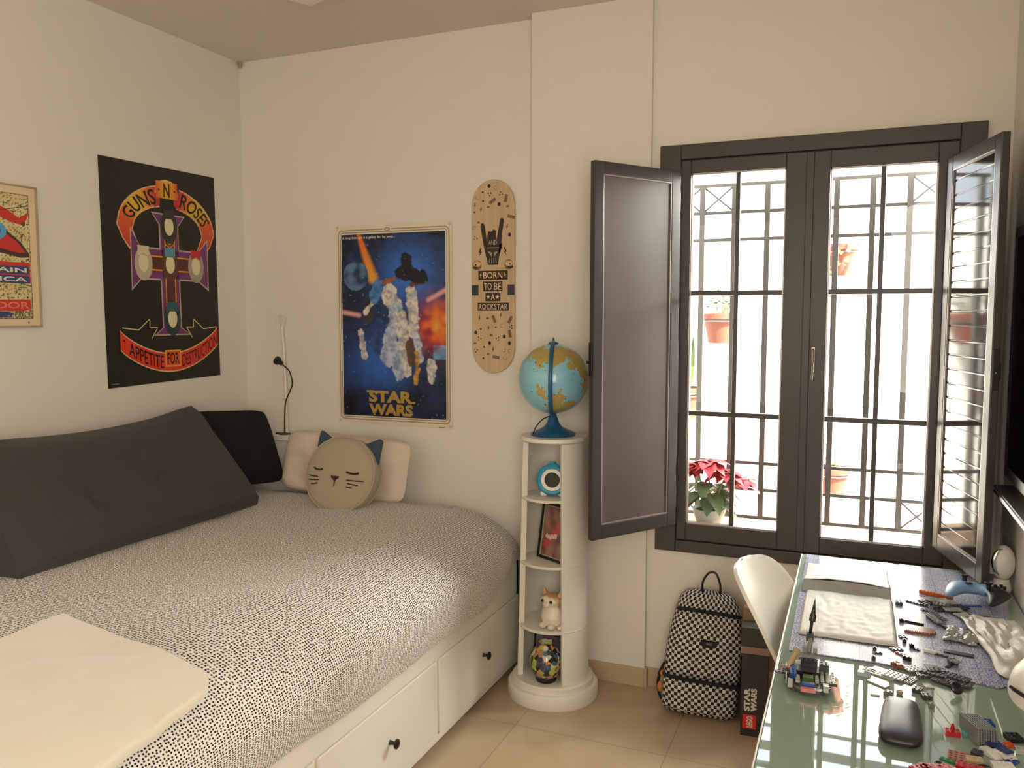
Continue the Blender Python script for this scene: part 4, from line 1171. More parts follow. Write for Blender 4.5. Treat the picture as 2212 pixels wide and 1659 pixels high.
# front pocket bulging from the lower front
def pocket(v0, v1, u0, dep, name):
    m = MB(); nu, nv = 40, 24
    def fn(a, b_):
        u = 2 * a - 1; v = lerp(v0, v1, b_); ang = -pi / 2 + u * u0
        x, y, z = bag_point(ang, v); e = (max(0, 1 - u ** 6) * max(0, 1 - (2 * b_ - 1) ** 8)) ** .5
        return (x * (1 + .02 * e), y - dep * e - .002, z)
    m.grid(fn, nu, nv)
    def uv(i, co):
        ang = (2 * (i % (nu + 1)) / nu - 1) * u0; return (arc_len(-pi / 2 + ang) / CK, lerp(v0, v1, (i // (nu + 1)) / nv) * BH / CK)
    return m.build(name, M_chk, bp, uv=uv, sharp=180)
pocket(.03, .29, 1.25, .030, 'lower_pocket')
pocket(.31, .83, 1.20, .014, 'front_panel')
def zipline(v, u0, dep, rise, name):
    P_ = []
    for i in range(31):
        u = 2 * i / 30 - 1; x, y, z = bag_point(-pi / 2 + u * u0, v + rise * (1 - u * u)); P_.append((x * 1.015, y - dep * (1 - u ** 6) - .001, z))
    MB().tube(P_, .0062, 6, flat=1.2).build(name, M_strap, bp)
zipline(.285, 1.2, .028, .012, 'lower_zip'); zipline(.825, 1.25, .010, .02, 'upper_zip')
MB().tube(smooth_path([(-.030, -.02, .480), (-.034, -.022, .525), (-.014, -.022, .566), (.014, -.022, .569), (.036, -.020, .525), (.040, -.018, .480)], 6), .0125, 8, flat=.35).build('carry_loop', M_strap, bp)
lb = MB(); x, y, z = bag_point(-pi / 2, .60); lb.T = TR(.012, y - .018, z); lb.prism([(-.032, .014), (.032, .014), (.034, -.004), (.022, -.016), (-.022, -.016), (-.034, -.004)], -.003, 0, 'y'); lb.build('brand_patch', M_strap, bp, bevel=.002)
A = Art(lambda u, v, n: (.012 + u, y - .0213 - n, z + v)); A.text('VANS', -.012, -.005, .012, .005, C(120, 116, 110), .01); A.build('patch_lettering', print_mat('screen_print'), bp)
MB().tube(smooth_path([(-.135, .02, .20), (-.165, 0, .13), (-.168, -.01, .07), (-.150, .0, .02)], 6), .010, 6, flat=.4).build('shoulder_strap', M_strap, bp)
MB().tube(smooth_path([(.118, .03, .40), (.14, .02, .30), (.135, .02, .15)], 6), .009, 6, flat=.4).build('shoulder_strap', M_strap, bp)
MB().ell((-.160, -.015, .075), (.012, .009, .022), 12, 8).ell((-.158, -.015, .13), (.008, .008, .012), 10, 6).build('orange_tassel', mat('orange_cord', (.55, .20, .06, 1), rough=.7, var=.3, vscale=60), bp)

# ================================================================== BOXES BY THE DESK
M_card = mat('cardboard', (.34, .235, .15, 1), rough=.9, var=.1)
M_boxk = mat('printed_black_card', (.022, .020, .020, 1), rough=.35)
bx = thing('toy_box', 'black construction toy box with white lettering standing on end beside the backpack', 'box', (2.634, -.335, 0), 0, rot=(0, 0, radians(4)))
MB().box((0, 0, 0), (.098, .085, .325)).build('carton', M_boxk, bx, bevel=.0015)
A = Art(lambda u, v, n: (u, -.0006 - n, v)); wt = C(206, 200, 188, 1.6); rot = lambda x, y: (y, x)
def rtext(t_, u0, u1, v0, v1, col, bold):   # lettering turned to read upwards
    vs, fs = text_geo(t_, bold)
    P_ = [(lerp(u1, u0, yy), lerp(v0, v1, xx)) for xx, yy in vs]
    for f_ in fs: A.poly([P_[i] for i in f_], col)
rtext('STAR', .012, .034, .100, .192, wt, .05); rtext('WARS', .037, .059, .100, .192, wt, .05)
A.rect(.008, .030, .058, .086, C(176, 30, 26)); A.up()
rtext('LEGO', .022, .046, .036, .080, C(226, 214, 196, 1.6), .04)
A.rect(.074, .020, .082, .044, C(120, 116, 108)); A.build('printed_label', print_mat('screen_print'), bx)
t = thing('cardboard_box', 'brown cardboard box behind the toy box, under the window', 'box', (2.625, -.240, 0), radians(1))
MB().box((0, 0, 0), (.150, .155, .475)).build('carton', M_card, t, bevel=.002)
MB().box((.0, -.0006, .20), (.150, .0006, .23)).build('packing_tape', mat('tape', (.5, .40, .28, 1), rough=.3), t)
t = thing('game_box', 'flat dark green box lying on top of the black toy box', 'box', (2.630, -.333, .354), radians(5))
MB().box((0, 0, 0), (.100, .080, .075)).build('carton', mat('dark_green_card', (.045, .050, .035, 1), rough=.45, var=.3, vscale=20), t, bevel=.002)
t = thing('flat_box', 'thin pink box between the black toy box and the dark green box', 'box', (2.630, -.334, .3255), radians(4))
MB().box((0, 0, 0), (.108, .082, .028)).build('carton', mat('dusty_pink_card', (.34, .20, .17, 1), rough=.5), t, bevel=.002)
t = thing('wrapped_parcel', 'parcel in crinkled brown and silver wrap beside the toy box, beneath the desk', 'parcel', (2.818, -.212, 0), 0)
def parcel(a, b_):
    ang = 2 * pi * a; r_ = .045 * (1 + .25 * nz(cos(ang) * 3, sin(ang) * 3, b_ * 7)) * (1 if .02 < b_ < .98 else .3) * (1 - .45 * math.exp(-((b_ - .62) / .06) ** 2))
    return (r_ * cos(ang), r_ * sin(ang), .29 * b_)
MB().grid(parcel, 26, 36).build('wrapping', mat('crinkled_foil', (.30, .24, .20, 1), rough=.3, metal=.3, var=.4, vscale=25), t)
MB().lathe([(.036, .175), (.041, .180), (.036, .185)], 18).lathe([(.038, .150), (.043, .155), (.038, .160)], 18).build('twine', mat('tape'), t)

# ================================================================== CHAIR
ch = thing('shell_chair', 'white moulded shell chair tucked under the glass desk, only its back showing', 'chair', (3.052, -.86, 0), 0, rot=(0, 0, radians(-14)))
def shell(a, b_):
    u = 2 * a - 1   # across
    # profile (x forward from centre of seat, z) : from front lip over the seat up the back
    P_ = [(.20, .415), (.17, .435), (.05, .425), (-.08, .425), (-.165, .45), (-.215, .52), (-.262, .60), (-.312, .69), (-.362, .775), (-.388, .820)]
    k = b_ * (len(P_) - 1); i = min(len(P_) - 2, int(k)); f_ = k - i
    def cr_(q):
        p0, p1, p2, p3 = P_[max(0, i - 1)][q], P_[i][q], P_[i + 1][q], P_[min(len(P_) - 1, i + 2)][q]
        return .5 * (2 * p1 + (p2 - p0) * f_ + (2 * p0 - 5 * p1 + 4 * p2 - p3) * f_ ** 2 + (-p0 + 3 * p1 - 3 * p2 + p3) * f_ ** 3)
    x, z = cr_(0), cr_(1)
    hw = .190
    if b_ > .70: hw *= max(0.0, 1 - ((b_ - .70) / .30) ** 2.6) ** (1 / 2.6)
    if b_ < .12: hw *= .80 + .20 * sqrt(max(0, 1 - ((.12 - b_) / .12) ** 2))
    y = u * hw; bend = (y / .19) ** 2; t_ = sst(.38, .55, b_)
    x += .055 * bend * t_; z += .03 * bend * (1 - t_)
    return (x, y, z)
m = MB(); m.grid(shell, 28, 120)
m.build('seat_shell', mat('white_shell', (.82, .79, .72, 1), rough=.35), ch, solid=.012, bevel=.003, sharp=180)
M_wood = mat('beech_leg', (.55, .38, .22, 1), rough=.5)
for sx in (-1, 1):
    for sy in (-1, 1):
        MB().cyl((sx * .12, sy * .12, .405), (sx * .20, sy * .19, 0), .015, .010, 14).build('leg', M_wood, ch)
MB().box((-.12, -.12, .398), (.12, .12, .410)).tube([(-.13, -.13, .36), (.13, .13, .36)], .005).tube([(-.13, .13, .36), (.13, -.13, .36)], .005).build('leg_frame', M_black, ch)

# ================================================================== DESK
DX0, DX1, DY0, DY1, DZ = 2.842, 3.492, -2.05, -.288, .727
dk = thing('desk', 'white framed desk with a pale green glass top along the right wall', 'desk', (0, 0, 0))
def glass_top():
    n = N('green_back_painted_glass', color=(.30, .38, .31, 1), rough=.025, spec=.5, coat=.6, coat_rough=.02)
    tc = n.node('TexCoord'); a = n.node('TexNoise'); a.inputs['Scale'].default_value = 5; a.inputs['Detail'].default_value = 6; a.inputs['Distortion'].default_value = 1.5
    n.link(tc.outputs['Object'], a.inputs['Vector'])
    r = n.node('ValToRGB'); r.color_ramp.elements[0].position = .55; r.color_ramp.elements[1].position = .72
    r.color_ramp.elements[0].color = (.012, .012, .012, 1); r.color_ramp.elements[1].color = (.05, .05, .05, 1)
    n.link(a.outputs['Fac'], r.inputs[0]); n.link(r.outputs[0], n.b.inputs['Roughness'])
    return n.m
MB().box((DX0, DY0, DZ - .008), (DX1, DY1, DZ)).build('glass_top', glass_top(), dk, bevel=.0015)
e = MB(); e.box((DX0 - .005, DY0, DZ - .040), (DX0 + .02, DY1 + .003, DZ - .0085)).box((DX1 - .02, DY0, DZ - .040), (DX1, DY1 + .003, DZ - .0085)).box((DX0, DY1 - .02, DZ - .040), (DX1, DY1 + .003, DZ - .0085)).box((DX0, DY0, DZ - .040), (DX1, DY0 + .02, DZ - .0085)).box((DX0 - .005, DY0, DZ - .0085), (DX0 - .0005, DY1 + .003, DZ + .0005))
e.build('desk_frame', M_whitew, dk, bevel=.0015)
for x in (DX0 + .03, DX1 - .03):
    for y in (DY0 + .03, DY1 - .03): MB().box((x - .02, y - .02, 0), (x + .02, y + .02, DZ - .040)).build('leg', M_whitew, dk, bevel=.003)

# ---- jigsaw
def puzzle_mat():
    n = N('blue_white_jigsaw_print', rough=.24, spec=.35)
    tc = n.node('TexCoord')
    v = n.node('TexVoronoi', voronoi_dimensions='2D', feature='DISTANCE_TO_EDGE'); v.inputs['Scale'].default_value = 125
    wn_ = n.node('TexNoise'); wn_.inputs['Scale'].default_value = 160; n.link(tc.outputs['Object'], wn_.inputs['Vector'])
    va_ = n.node('VectorMath', operation='MULTIPLY_ADD'); n.link(wn_.outputs['Color'], va_.inputs[0]); va_.inputs[1].default_value = (.010, .010, 0); n.link(tc.outputs['Object'], va_.inputs[2])
    n.link(va_.outputs[0], v.inputs['Vector'])
    l = n.math('LESS_THAN', v.outputs['Distance'], .13)
    ns = n.node('TexNoise'); ns.inputs['Scale'].default_value = 4; n.link(tc.outputs['Object'], ns.inputs['Vector'])
    base = n.mix(ns.outputs['Fac'], (.40, .43, .55, 1), (.60, .60, .60, 1))
    c = n.mix(l, base, (.17, .19, .40, 1))
    b_ = n.node('TexBrick'); b_.offset = 0; b_.inputs['Scale'].default_value = 1; b_.inputs['Brick Width'].default_value = .046; b_.inputs['Row Height'].default_value = .075
    b_.inputs['Mortar Size'].default_value = .0010; b_.inputs['Color1'].default_value = (1, 1, 1, 1); b_.inputs['Color2'].default_value = (1, 1, 1, 1); b_.inputs['Mortar'].default_value = (.45, .45, .55, 1)
    n.link(tc.outputs['Object'], b_.inputs['Vector'])
    m_ = n.node('Mix', data_type='RGBA', blend_type='MULTIPLY'); m_.inputs[0].default_value = 1; n.link(c, m_.inputs[6]); n.link(b_.outputs['Color'], m_.inputs[7])
    n.link(m_.outputs[2], n.b.inputs['Base Color'])
    bn = n.node('Bump'); bn.inputs['Strength'].default_value = .06; bn.inputs['Distance'].default_value = .001; n.link(v.outputs['Distance'], bn.inputs['Height']); n.link(bn.outputs[0], n.b.inputs['Normal'])
    return n.m
t = thing('jigsaw_sheet', 'large blue and white patterned jigsaw sheet covering the window end of the glass desk', 'jigsaw', (0, 0, DZ))
m = MB(); m.prism([(2.856, -.296), (3.345, -.330), (3.452, -.345), (3.440, -1.04), (3.385, -1.27), (3.345, -1.305), (3.285, -1.290), (3.085, -1.258), (2.862, -1.262)], .0008, .0042, 'z')
m.build('printed_sheet', puzzle_mat(), t, bevel=.0006)

# ---- white envelope-like plastic bag with its flap lifted
M_bag = mat('white_translucent_film', (.62, .60, .56, 1), rough=.45, spec=.4)
t = thing('parts_bag', 'opened white plastic parts bag lying flat on the jigsaw at the left of the desk', 'bag', (0, 0, DZ + .0045))
def sheet(x0, y0, x1, y1, amp, seed, lift=None, skew=0, n_=22):
    def fn(a, b_):
        x = lerp(x0, x1, a); y = lerp(y0, y1, b_) + skew * a; z = .002 + amp * abs(nz(a * 3 + seed, b_ * 3)) + amp * .5 * abs(nz(a * 8 + seed, b_ * 8))
        if lift: z += lift(a, b_)
        return (x, y, z)
    return MB().grid(fn, n_, n_)
def wrk(a, b_, k): return .004 * abs(nz(a * 5 + k, b_ * 2.5)) + .003 * abs(nz(a * 12 + k, b_ * 10)) + .0015 * abs(nz(a * 30, b_ * 22 + k))
sheet(2.868, -.712, 3.128, -.425, .0, 1, lift=lambda a, b_: wrk(a, b_, 2) + .036 * (1 - sst(0, .55, b_)) * (.75 + .25 * sin(pi * a)), n_=44).build('flap', M_bag, t, solid=.0012)
sheet(2.880, -1.140, 3.132, -.755, .0, 5, lift=lambda a, b_: wrk(a, b_, 7) + .006 * sst(0, .04, b_) * sst(0, .03, a) * sst(0, .03, 1 - a), n_=44).build('pouch', M_bag, t, solid=.0012)
gs = MB(); gs._add([(2.868, -.752, .004), (3.130, -.757, .004), (3.128, -.714, .030), (3.0, -.714, .037), (2.868, -.714, .030)], [(0, 1, 2, 3, 4)]); gs.build('pouch_mouth', mat('grey_film_inside', (.33, .33, .32, 1), rough=.4), t, solid=.001)

def crumple(label, cx_, cy_, w_, h_, amp, seed, rz, m_):
    t = thing('plastic_bag', label, 'bag', (cx_, cy_, DZ + .005), rz)
    def fn(a, b_):
        u, v = 2 * a - 1, 2 * b_ - 1; k = 1 + .18 * nz(u * 2 + seed, v * 2, seed)
        r_ = abs(nz(u * 1.6 + seed, v * 1.6)) * 1.3 + .35 * abs(nz(u * 4 + seed, v * 4)) + .08 * abs(nz(u * 10, v * 10 + seed))
        return (u * w_ / 2 * k, v * h_ / 2 * k, .002 + amp * r_ * (1 - .7 * max(abs(u), abs(v)) ** 3))
    MB().grid(fn, 40, 40).build('film', m_, t, solid=.0006, sharp=24)
    return t
M_film = mat('clear_crinkled_film', (.58, .54, .47, 1), rough=.4, spec=.5)
crumple('crumpled clear plastic bag at the right side of the desk, behind the desk lamp head', 3.408, -1.02, .15, .44, .034, 3, radians(8), M_film)
crumple('small crumpled grey plastic bag right of the orange ribbed plate', 3.300, -.985, .085, .12, .020, 8, radians(-12), mat('grey_crinkled_film', (.30, .31, .29, 1), rough=.2, spec=.6))

# ---- glasses case
t = thing('glasses_case', 'black hard glasses case with rounded corners on the glass desk', 'glasses case', (3.118, -1.600, DZ), radians(-3))
def case(a, b_):
    ang = 2 * pi * a; ph = pi * b_; e1, e2 = .42, .7
    def p_(v, e): return abs(v) ** e * (1 if v >= 0 else -1)
    r_ = sin(ph); x = .039 * p_(cos(ang), e1) * p_(r_, e2); y = .108 * p_(sin(ang), e1) * p_(r_, e2); z = -cos(ph)
    z = .015 + (.019 if z > 0 else .015) * p_(z, .8)
    return (x * (1.03 - .10 * y / .105), y, z)
MB().grid(case, 48, 28).build('case_shell', mat('black_leatherette', (.012, .012, .015, 1), rough=.36, spec=.6, bump=.12, bscale=700), t, sharp=180)
MB().tube([(x * 1.004, y * 1.004, .015) for x, y, z in [case(i / 48, .5) for i in range(48)]], .0010, 6, closed=True).build('seam', M_black, t)

# ---- game controller
gp = thing('game_controller', 'blue and black wireless game controller on the far right of the desk', 'game controller', (3.378, -.655, DZ + .0045), 0, rot=(0, 0, radians(-24)))
gp.scale = (1.14, 1.14, 1.14)
def ctrl(shrink=1.0, top=True):
    S_ = [((-.045, .016), .030), ((0, .022), .026), ((.045, .016), .030)]
    m = MB()
    def fld(a, b_):
        ang = 2 * pi * a; ph = pi * b_
        cx_, cy_ = cos(ang) * sin(ph), sin(ang) * sin(ph); z = -cos(ph)
        x = .077 * abs(cx_) ** .8 * (1 if cx_ > 0 else -1); y = .036 * cy_ + .012
        g_ = sst(.025, .062, abs(x))
        y = y - .080 * g_ * max(0, -cy_) ** .8 - .006 * g_
        if abs(x) < .03 and cy_ < 0: y += .012 * (1 - abs(x) / .03)
        zz = .034 + .015 * z * (1 + .15 * g_) - .013 * g_ * max(0, -cy_)
        return (x * (1 - .10 * max(0, -cy_)), y, max(0.001, zz))
    m.grid(fld, 56, 28); return m
cm = ctrl()
M_cblue = mat('light_blue_plastic', (.16, .30, .50, 1), rough=.32); 
o = cm.build('controller_body', [M_cblue, M_black], gp, sharp=180)
for p in o.data.polygons:
    c_ = p.center
    p.material_index = 1 if (c_.z < .016 or (c_.x > .024 and c_.y < .030)) else 0
for x, y in ((-.044, .024), (.024, -.002)):
    MB().cyl((x, y, .046), (x, y, .060), .006).lathe([(0, .058), (.0085, .058), (.0100, .062), (.0085, .065), (.005, .0635), (0, .063)], 20, c=(x, y, 0)).build('thumbstick', M_black, gp)
MB().box((-.033, -.004, .047), (-.015, .001, .052)).box((-.0265, -.0105, .047), (-.0215, .0075, .052)).build('direction_pad', M_black, gp, bevel=.001)
for x, y in ((.044, .036), (.044, .014), (.033, .025), (.055, .025)): MB().cyl((x, y, .044), (x, y, .053), .0045).build('face_button', M_black, gp)

# ---- white speaker with chrome trim
t = thing('desk_speaker', 'rounded white device with chrome crescent trim at the far right of the desk', 'speaker', (3.462, -.492, DZ + .0045), 0)
t.scale = (.82, .82, 1.0)
MB().lathe([(0, 0), (.034, 0), (.038, .010), (.030, .030), (.026, .040)], 32).build('base', M_whitew, t)
MB().ell((.004, 0, .093), (.042, .040, .057), 32, 24).build('housing', M_whitew, t)
MB().tube([(.004 - .036 * cos(a), -.022 - .004 * cos(a), .098 + .044 * sin(a)) for a in [radians(lerp(-75, 80, i / 20)) for i in range(21)]], [.002 + .009 * sin(pi * i / 20) for i in range(21)], 10).build('chrome_trim', M_chrome, t)

# ---- desk lamp (head only reaches into view)
t = thing('desk_lamp', 'white desk lamp with a wide round shade at the right edge of the photo', 'lamp', (3.425, -1.885, DZ), 0)
MB().lathe([(0, 0), (.062, 0), (.062, .008), (.045, .016), (0, .018)], 36).build('base', M_whitew, t)
MB().tube(smooth_path([(.01, 0, .015), (.012, .03, .08), (.0, .10, .13), (-.022, .20, .112), (-.042, .275, .090)], 6), .006, 10).build('arm', M_whitew, t)
hd = MB(); hd.T = TR(-.012, .365, .128) @ rotm(radians(18), radians(-26), 0)
hd.lathe([(0, .030), (.030, .029), (.062, .020), (.086, .004), (.096, -.014), (.094, -.016), (.084, 0), (.060, .014), (0, .022)], 56); hd.build('shade', M_whitew, t, sharp=60)
MB().ell((-.046, .285, .094), (.016, .020, .012), 16, 10).build('joint', M_black, t)
MB().tube([(-.062, .300, .098), (-.096, .345, .105)], .0035, 8).tube([(-.056, .305, .092), (-.090, .350, .098)], .0035, 8).build('joint_rods', M_black, t)

# ================================================================== CONSTRUCTION BRICKS
U = .0100
def pm(name, c, **kw): return mat('brick_' + name, c, rough=kw.get('rough', .22), spec=.55)
BM = {'dgrey': pm('dark_grey', (.055, .058, .060, 1)), 'grey': pm('grey', (.22, .23, .22, 1)), 'lgrey': pm('light_grey', (.42, .43, .41, 1)), 'black': pm('black', (.010, .010, .011, 1)),
      'white': pm('white', (.75, .74, .70, 1)), 'blue': pm('blue', (.012, .065, .30, 1)), 'red': pm('red', (.45, .012, .015, 1)), 'orange': pm('orange', (.60, .10, .015, 1)),
      'brown': pm('reddish_brown', (.30, .085, .04, 1)), 'tan': pm('tan', (.50, .38, .22, 1)), 'green': pm('green', (.02, .22, .05, 1)), 'teal': pm('teal', (.10, .30, .30, 1)),
      'olive': pm('olive', (.10, .16, .03, 1)), 'pink': pm('pink', (.62, .20, .20, 1)), 'clear': pm('clear_blue', (.45, .55, .60, 1)), 'navy': pm('navy', (.02, .03, .16, 1)), 'yellow': pm('yellow', (.7, .45, .05, 1))}
def studs(m, nx, ny, z, x0=0, y0=0, r=.0024):
    for i in range(nx):
        for j in range(ny):
            m.lathe([(r, 0), (r, .0017)], 10, c=(x0 + (i - (nx - 1) / 2) * U, y0 + (j - (ny - 1) / 2) * U, z), smooth=True)
def brick_shape(kind, nx, ny):
    m = MB(); w_, d_ = nx * U, ny * U
    if kind == 'plate': m.box((-w_ / 2, -d_ / 2, 0), (w_ / 2, d_ / 2, .0032)); studs(m, nx, ny, .0032)
    elif kind == 'brick': m.box((-w_ / 2, -d_ / 2, 0), (w_ / 2, d_ / 2, .0096)); studs(m, nx, ny, .0096)
    elif kind == 'tile': m.box((-w_ / 2, -d_ / 2, 0), (w_ / 2, d_ / 2, .0032))
    elif kind == 'grille':
        m.box((-w_ / 2, -d_ / 2, 0), (w_ / 2, d_ / 2, .0022)); n_ = nx * 2
        for i in range(n_): x = -w_ / 2 + (i + .5) * w_ / n_; m.box((x - w_ / n_ * .25, -d_ / 2, .0022), (x + w_ / n_ * .25, d_ / 2, .0038))
    elif kind == 'slope': m.prism([(-w_ / 2, 0), (w_ / 2, 0), (w_ / 2, .0025), (0, .0096), (-w_ / 2, .0096)], -d_ / 2, d_ / 2, 'y')
    elif kind == 'beam':
        m.box((-w_ / 2, -.0036, 0), (w_ / 2, .0036, .0074))
        for i in range(nx): x = (i - (nx - 1) / 2) * U; m.cyl((x, -.0040, .0037), (x, .0040, .0037), .0026, seg=10)
    elif kind == 'wheel': m.lathe([(.0, 0), (.006 * nx, 0), (.0075 * nx, .002), (.0075 * nx, .0065), (.006 * nx, .0085), (.003 * nx, .006), (0, .006)], 20)
    elif kind == 'wedge': m.prism([(-w_ / 2, -d_ / 2), (w_ / 2, -d_ / 2), (w_ / 2, 0), (-w_ * .1, d_ / 2), (-w_ / 2, d_ / 2)], 0, .0032, 'z'); studs(m, max(1, nx - 1), max(1, ny // 2), .0032, -U * .3, -d_ * .2)
    elif kind == 'cone': m.lathe([(.0046, 0), (.0046, .002), (.0022, .012), (0, .013)], 16)
    return m
_bc = {}
BRK = MATS and 0
BSC = 1.0
def place(kind, nx, ny, colr, x, y, z, rz, label, group=None, tilt=(0, 0), name='building_brick'):
    k = (kind, nx, ny, colr)
    if k not in _bc:
        o = brick_shape(kind, nx, ny).build(name, BM[colr], None, bevel=.0003, bseg=1); _bc[k] = o
    else:
        o = _bc[k].copy(); COL.objects.link(o)
    o.location = (x, y, z); o.rotation_euler = (tilt[0], tilt[1], rz)
    return tag(o, label, 'toy brick', group)
ZP, ZG = DZ + .0042, DZ
def many(rows, label, group, z):
    for r_ in rows:
        kind, nx, ny, c_, x, y, deg = r_[:7]; dz = r_[7] if len(r_) > 7 else 0; tl = r_[8] if len(r_) > 8 else (0, 0)
        lab = label if r_[-1] != '' or not isinstance(r_[-1], str) else label
        place(kind, nx, ny, c_, x, y, z + .0006 + dz, radians(deg), label, group, tl)
# single pieces that can be told apart
place('brick', 10, 1, 'orange', 3.262, -.640, ZP + .001, radians(-24), 'long orange toothed piece between the controller and the grey plates')
o = MB(); ow, od = .078, .050
o.prism([(-ow / 2, -od / 2), (ow * .32, -od / 2), (ow / 2, 0), (ow * .40, od / 2), (-ow / 2, od / 2)], 0, .006, 'z')
for i in range(16):
    x = -ow / 2 + .004 + i * .0046; o.box((x, -od / 2 + .003, .006), (x + .0024, od / 2 - .003, .0078))
o = o.build('ribbed_plate', BM['brown'], None); o.location = (3.196, -.985, ZP + .0006); o.rotation_euler = (0, 0, radians(-8)); tag(o, 'orange brown ribbed plate lying flat in the middle of the jigsaw', 'toy brick')
place('tile', 6, 1, 'blue', 3.350, -.735, ZP + .012, radians(24), 'blue flat bar on top of the grey ribbed plates right of centre', tilt=(.1, .05))
place('tile', 7, 2, 'black', 3.278, -1.120, ZP + .0006, radians(-10), 'long flat black tile near the lower right of the jigsaw')
place('tile', 2, 2, 'lgrey', 3.189, -1.355, ZG + .0006, radians(20), 'pale grey square tile on the glass just in front of the dark plates')
place('tile', 2, 2, 'white', 3.070, -1.446, ZG + .0006, radians(2), 'white square tile on the glass above the glasses case')
place('brick', 2, 3, 'black', 3.150, -.760, ZP + .0006, radians(2), 'black brick standing at the upper right corner of the white bag')
place('brick', 2, 2, 'dgrey', 3.180, -1.425, ZG + .0006, radians(15), 'dark studded brick on the glass right of the glasses case')
place('brick', 1, 1, 'grey', 3.188, -1.470, ZG + .0006, radians(30), 'tiny grey brick on the glass, nearest below the dark studded brick')
place('slope', 3, 2, 'clear', 3.047, -1.346, ZG + .0006, radians(-12), 'silvery blue sloped piece at the left end of the loose grey pieces')
place('tile', 5, 2, 'lgrey', 3.078, -1.385, ZG + .0006, radians(-35), 'long pale grey bar running diagonally on the glass above the white tile')
place('brick', 3, 3, 'blue', 3.290, -1.520, ZG + .0006, radians(10), 'bright blue block right of the grey ribbed stack')
place('brick', 3, 2, 'red', 3.219, -1.592, ZG + .0006, radians(4), 'red brick with a cone on it at the lower right of the glass')
place('cone', 1, 1, 'red', 3.219, -1.590, ZG + .0125, 0, 'small red cone standing on the red brick')
place('brick', 1, 3, 'teal', 3.240, -1.578, ZG + .0006, radians(10), 'translucent teal brick between the red brick and the grey ribbed stack')
place('brick', 2, 2, 'dgrey', 3.163, -1.396, ZG + .0006, radians(-20), 'dark grey and silver brick between the pale square tile and the glasses case', tilt=(0, 0))
wt_ = place('wheel', 2, 2, 'black', 3.246, -1.372, ZG + .014, radians(20), 'black wheel tilted on its rim at the front edge of the jigsaw', tilt=(radians(55), radians(20)))
for i in range(8):
    place('grille', 4, 7, 'grey', 3.248 + i * .0048, -1.596 + i * .001, ZG + .0205, radians(24), 'grey ribbed plates stacked on edge beside the red brick', 'stack of grey ribbed plates', tilt=(0, radians(86)))
# grey plates fanned over the jigsaw
many([('plate', 8, 2, 'dgrey', 3.243, -.690, 35), ('plate', 6, 2, 'grey', 3.272, -.712, 30, .0035), ('grille', 5, 3, 'dgrey', 3.300, -.745, 24, .001), ('grille', 5, 3, 'dgrey', 3.318, -.792, 20, .001),
      ('plate', 8, 1, 'dgrey', 3.207, -.742, -30, .0), ('beam', 10, 1, 'dgrey', 3.245, -.900, -62, .0), ('plate', 8, 2, 'grey', 3.236, -.880, -70, .0075), ('plate', 3, 2, 'dgrey', 3.225, -.790, 12, .0), ('plate', 4, 4, 'dgrey', 3.258, -.770, 40, .0)],
     'dark grey studded or ribbed piece in the fan of pieces below the long orange one', 'grey plates fanned on the jigsaw', ZP)
many([('grille', 6, 3, 'grey', 3.262, -.700, 18, .007), ('grille', 5, 3, 'lgrey', 3.288, -.722, 40, .010), ('plate', 6, 4, 'dgrey', 3.312, -.742, 35, .004), ('plate', 7, 2, 'black', 3.238, -.722, 60, .002), ('grille', 5, 3, 'grey', 3.296, -.778, 15, .007), ('plate', 5, 3, 'dgrey', 3.270, -.752, -8, .010), ('grille', 4, 3, 'lgrey', 3.318, -.815, 30, .006), ('plate', 8, 2, 'dgrey', 3.250, -.842, -66, .004)],
     'dark grey studded or ribbed piece in the fan of pieces below the long orange one', 'grey plates fanned on the jigsaw', ZP)
many([('grille', 6, 2, 'lgrey', 3.338, -.815, 28), ('grille', 6, 2, 'lgrey', 3.352, -.850, 28), ('grille', 4, 2, 'grey', 3.378, -.775, 28)], 'pale grey ribbed plate under the blue flat bar', 'pale ribbed plates', ZP)
many([('plate', 3, 1, 'black', 3.162, -.915, 10), ('beam', 5, 1, 'black', 3.184, -.928, -18), ('brick', 1, 1, 'black', 3.150, -.925, 25), ('plate', 2, 2, 'dgrey', 3.148, -1.050, 15), ('brick', 1, 1, 'black', 3.150, -1.090, 5)],
     'small black piece on the jigsaw along the left side of the ribbed orange brown plate', 'black bits beside the ribbed plate', ZP)
many([('brick', 1, 1, 'black', 3.166, -1.118, 20), ('plate', 2, 1, 'navy', 3.176, -1.130, -40)], 'tiny dark piece alone on the jigsaw below the ribbed orange brown plate', 'tiny dark pieces below the ribbed plate', ZP)
many([('brick', 1, 1, 'dgrey', 3.074, -1.180, 0), ('plate', 2, 1, 'dgrey', 3.082, -1.196, 14), ('brick', 1, 1, 'dgrey', 3.070, -1.245, 5)], 'small dark brick near the lower edge of the jigsaw under the white bag', 'dark bricks under the bag', ZP)
many([('plate', 4, 1, 'brown', 3.142, -1.185, -35), ('brick', 2, 1, 'black', 3.150, -1.215, -20), ('plate', 3, 2, 'dgrey', 3.128, -1.150, 30), ('brick', 2, 1, 'brown', 3.120, -1.262, 40), ('slope', 2, 1, 'brown', 3.132, -1.272, 10)],
     'dark reddish brown or black piece at the lower middle of the jigsaw', 'brownish dark cluster', ZP)
many([('beam', 4, 1, 'white', 3.214, -1.140, -15), ('plate', 3, 1, 'dgrey', 3.236, -1.150, -20), ('brick', 2, 2, 'dgrey', 3.257, -1.192, 20), ('plate', 2, 2, 'grey', 3.262, -1.205, 40, .010), ('plate', 3, 1, 'black', 3.248, -1.215, 60)],
     'piece of the broken up grey vehicle beside the long flat black tile', 'grey vehicle pieces', ZP)
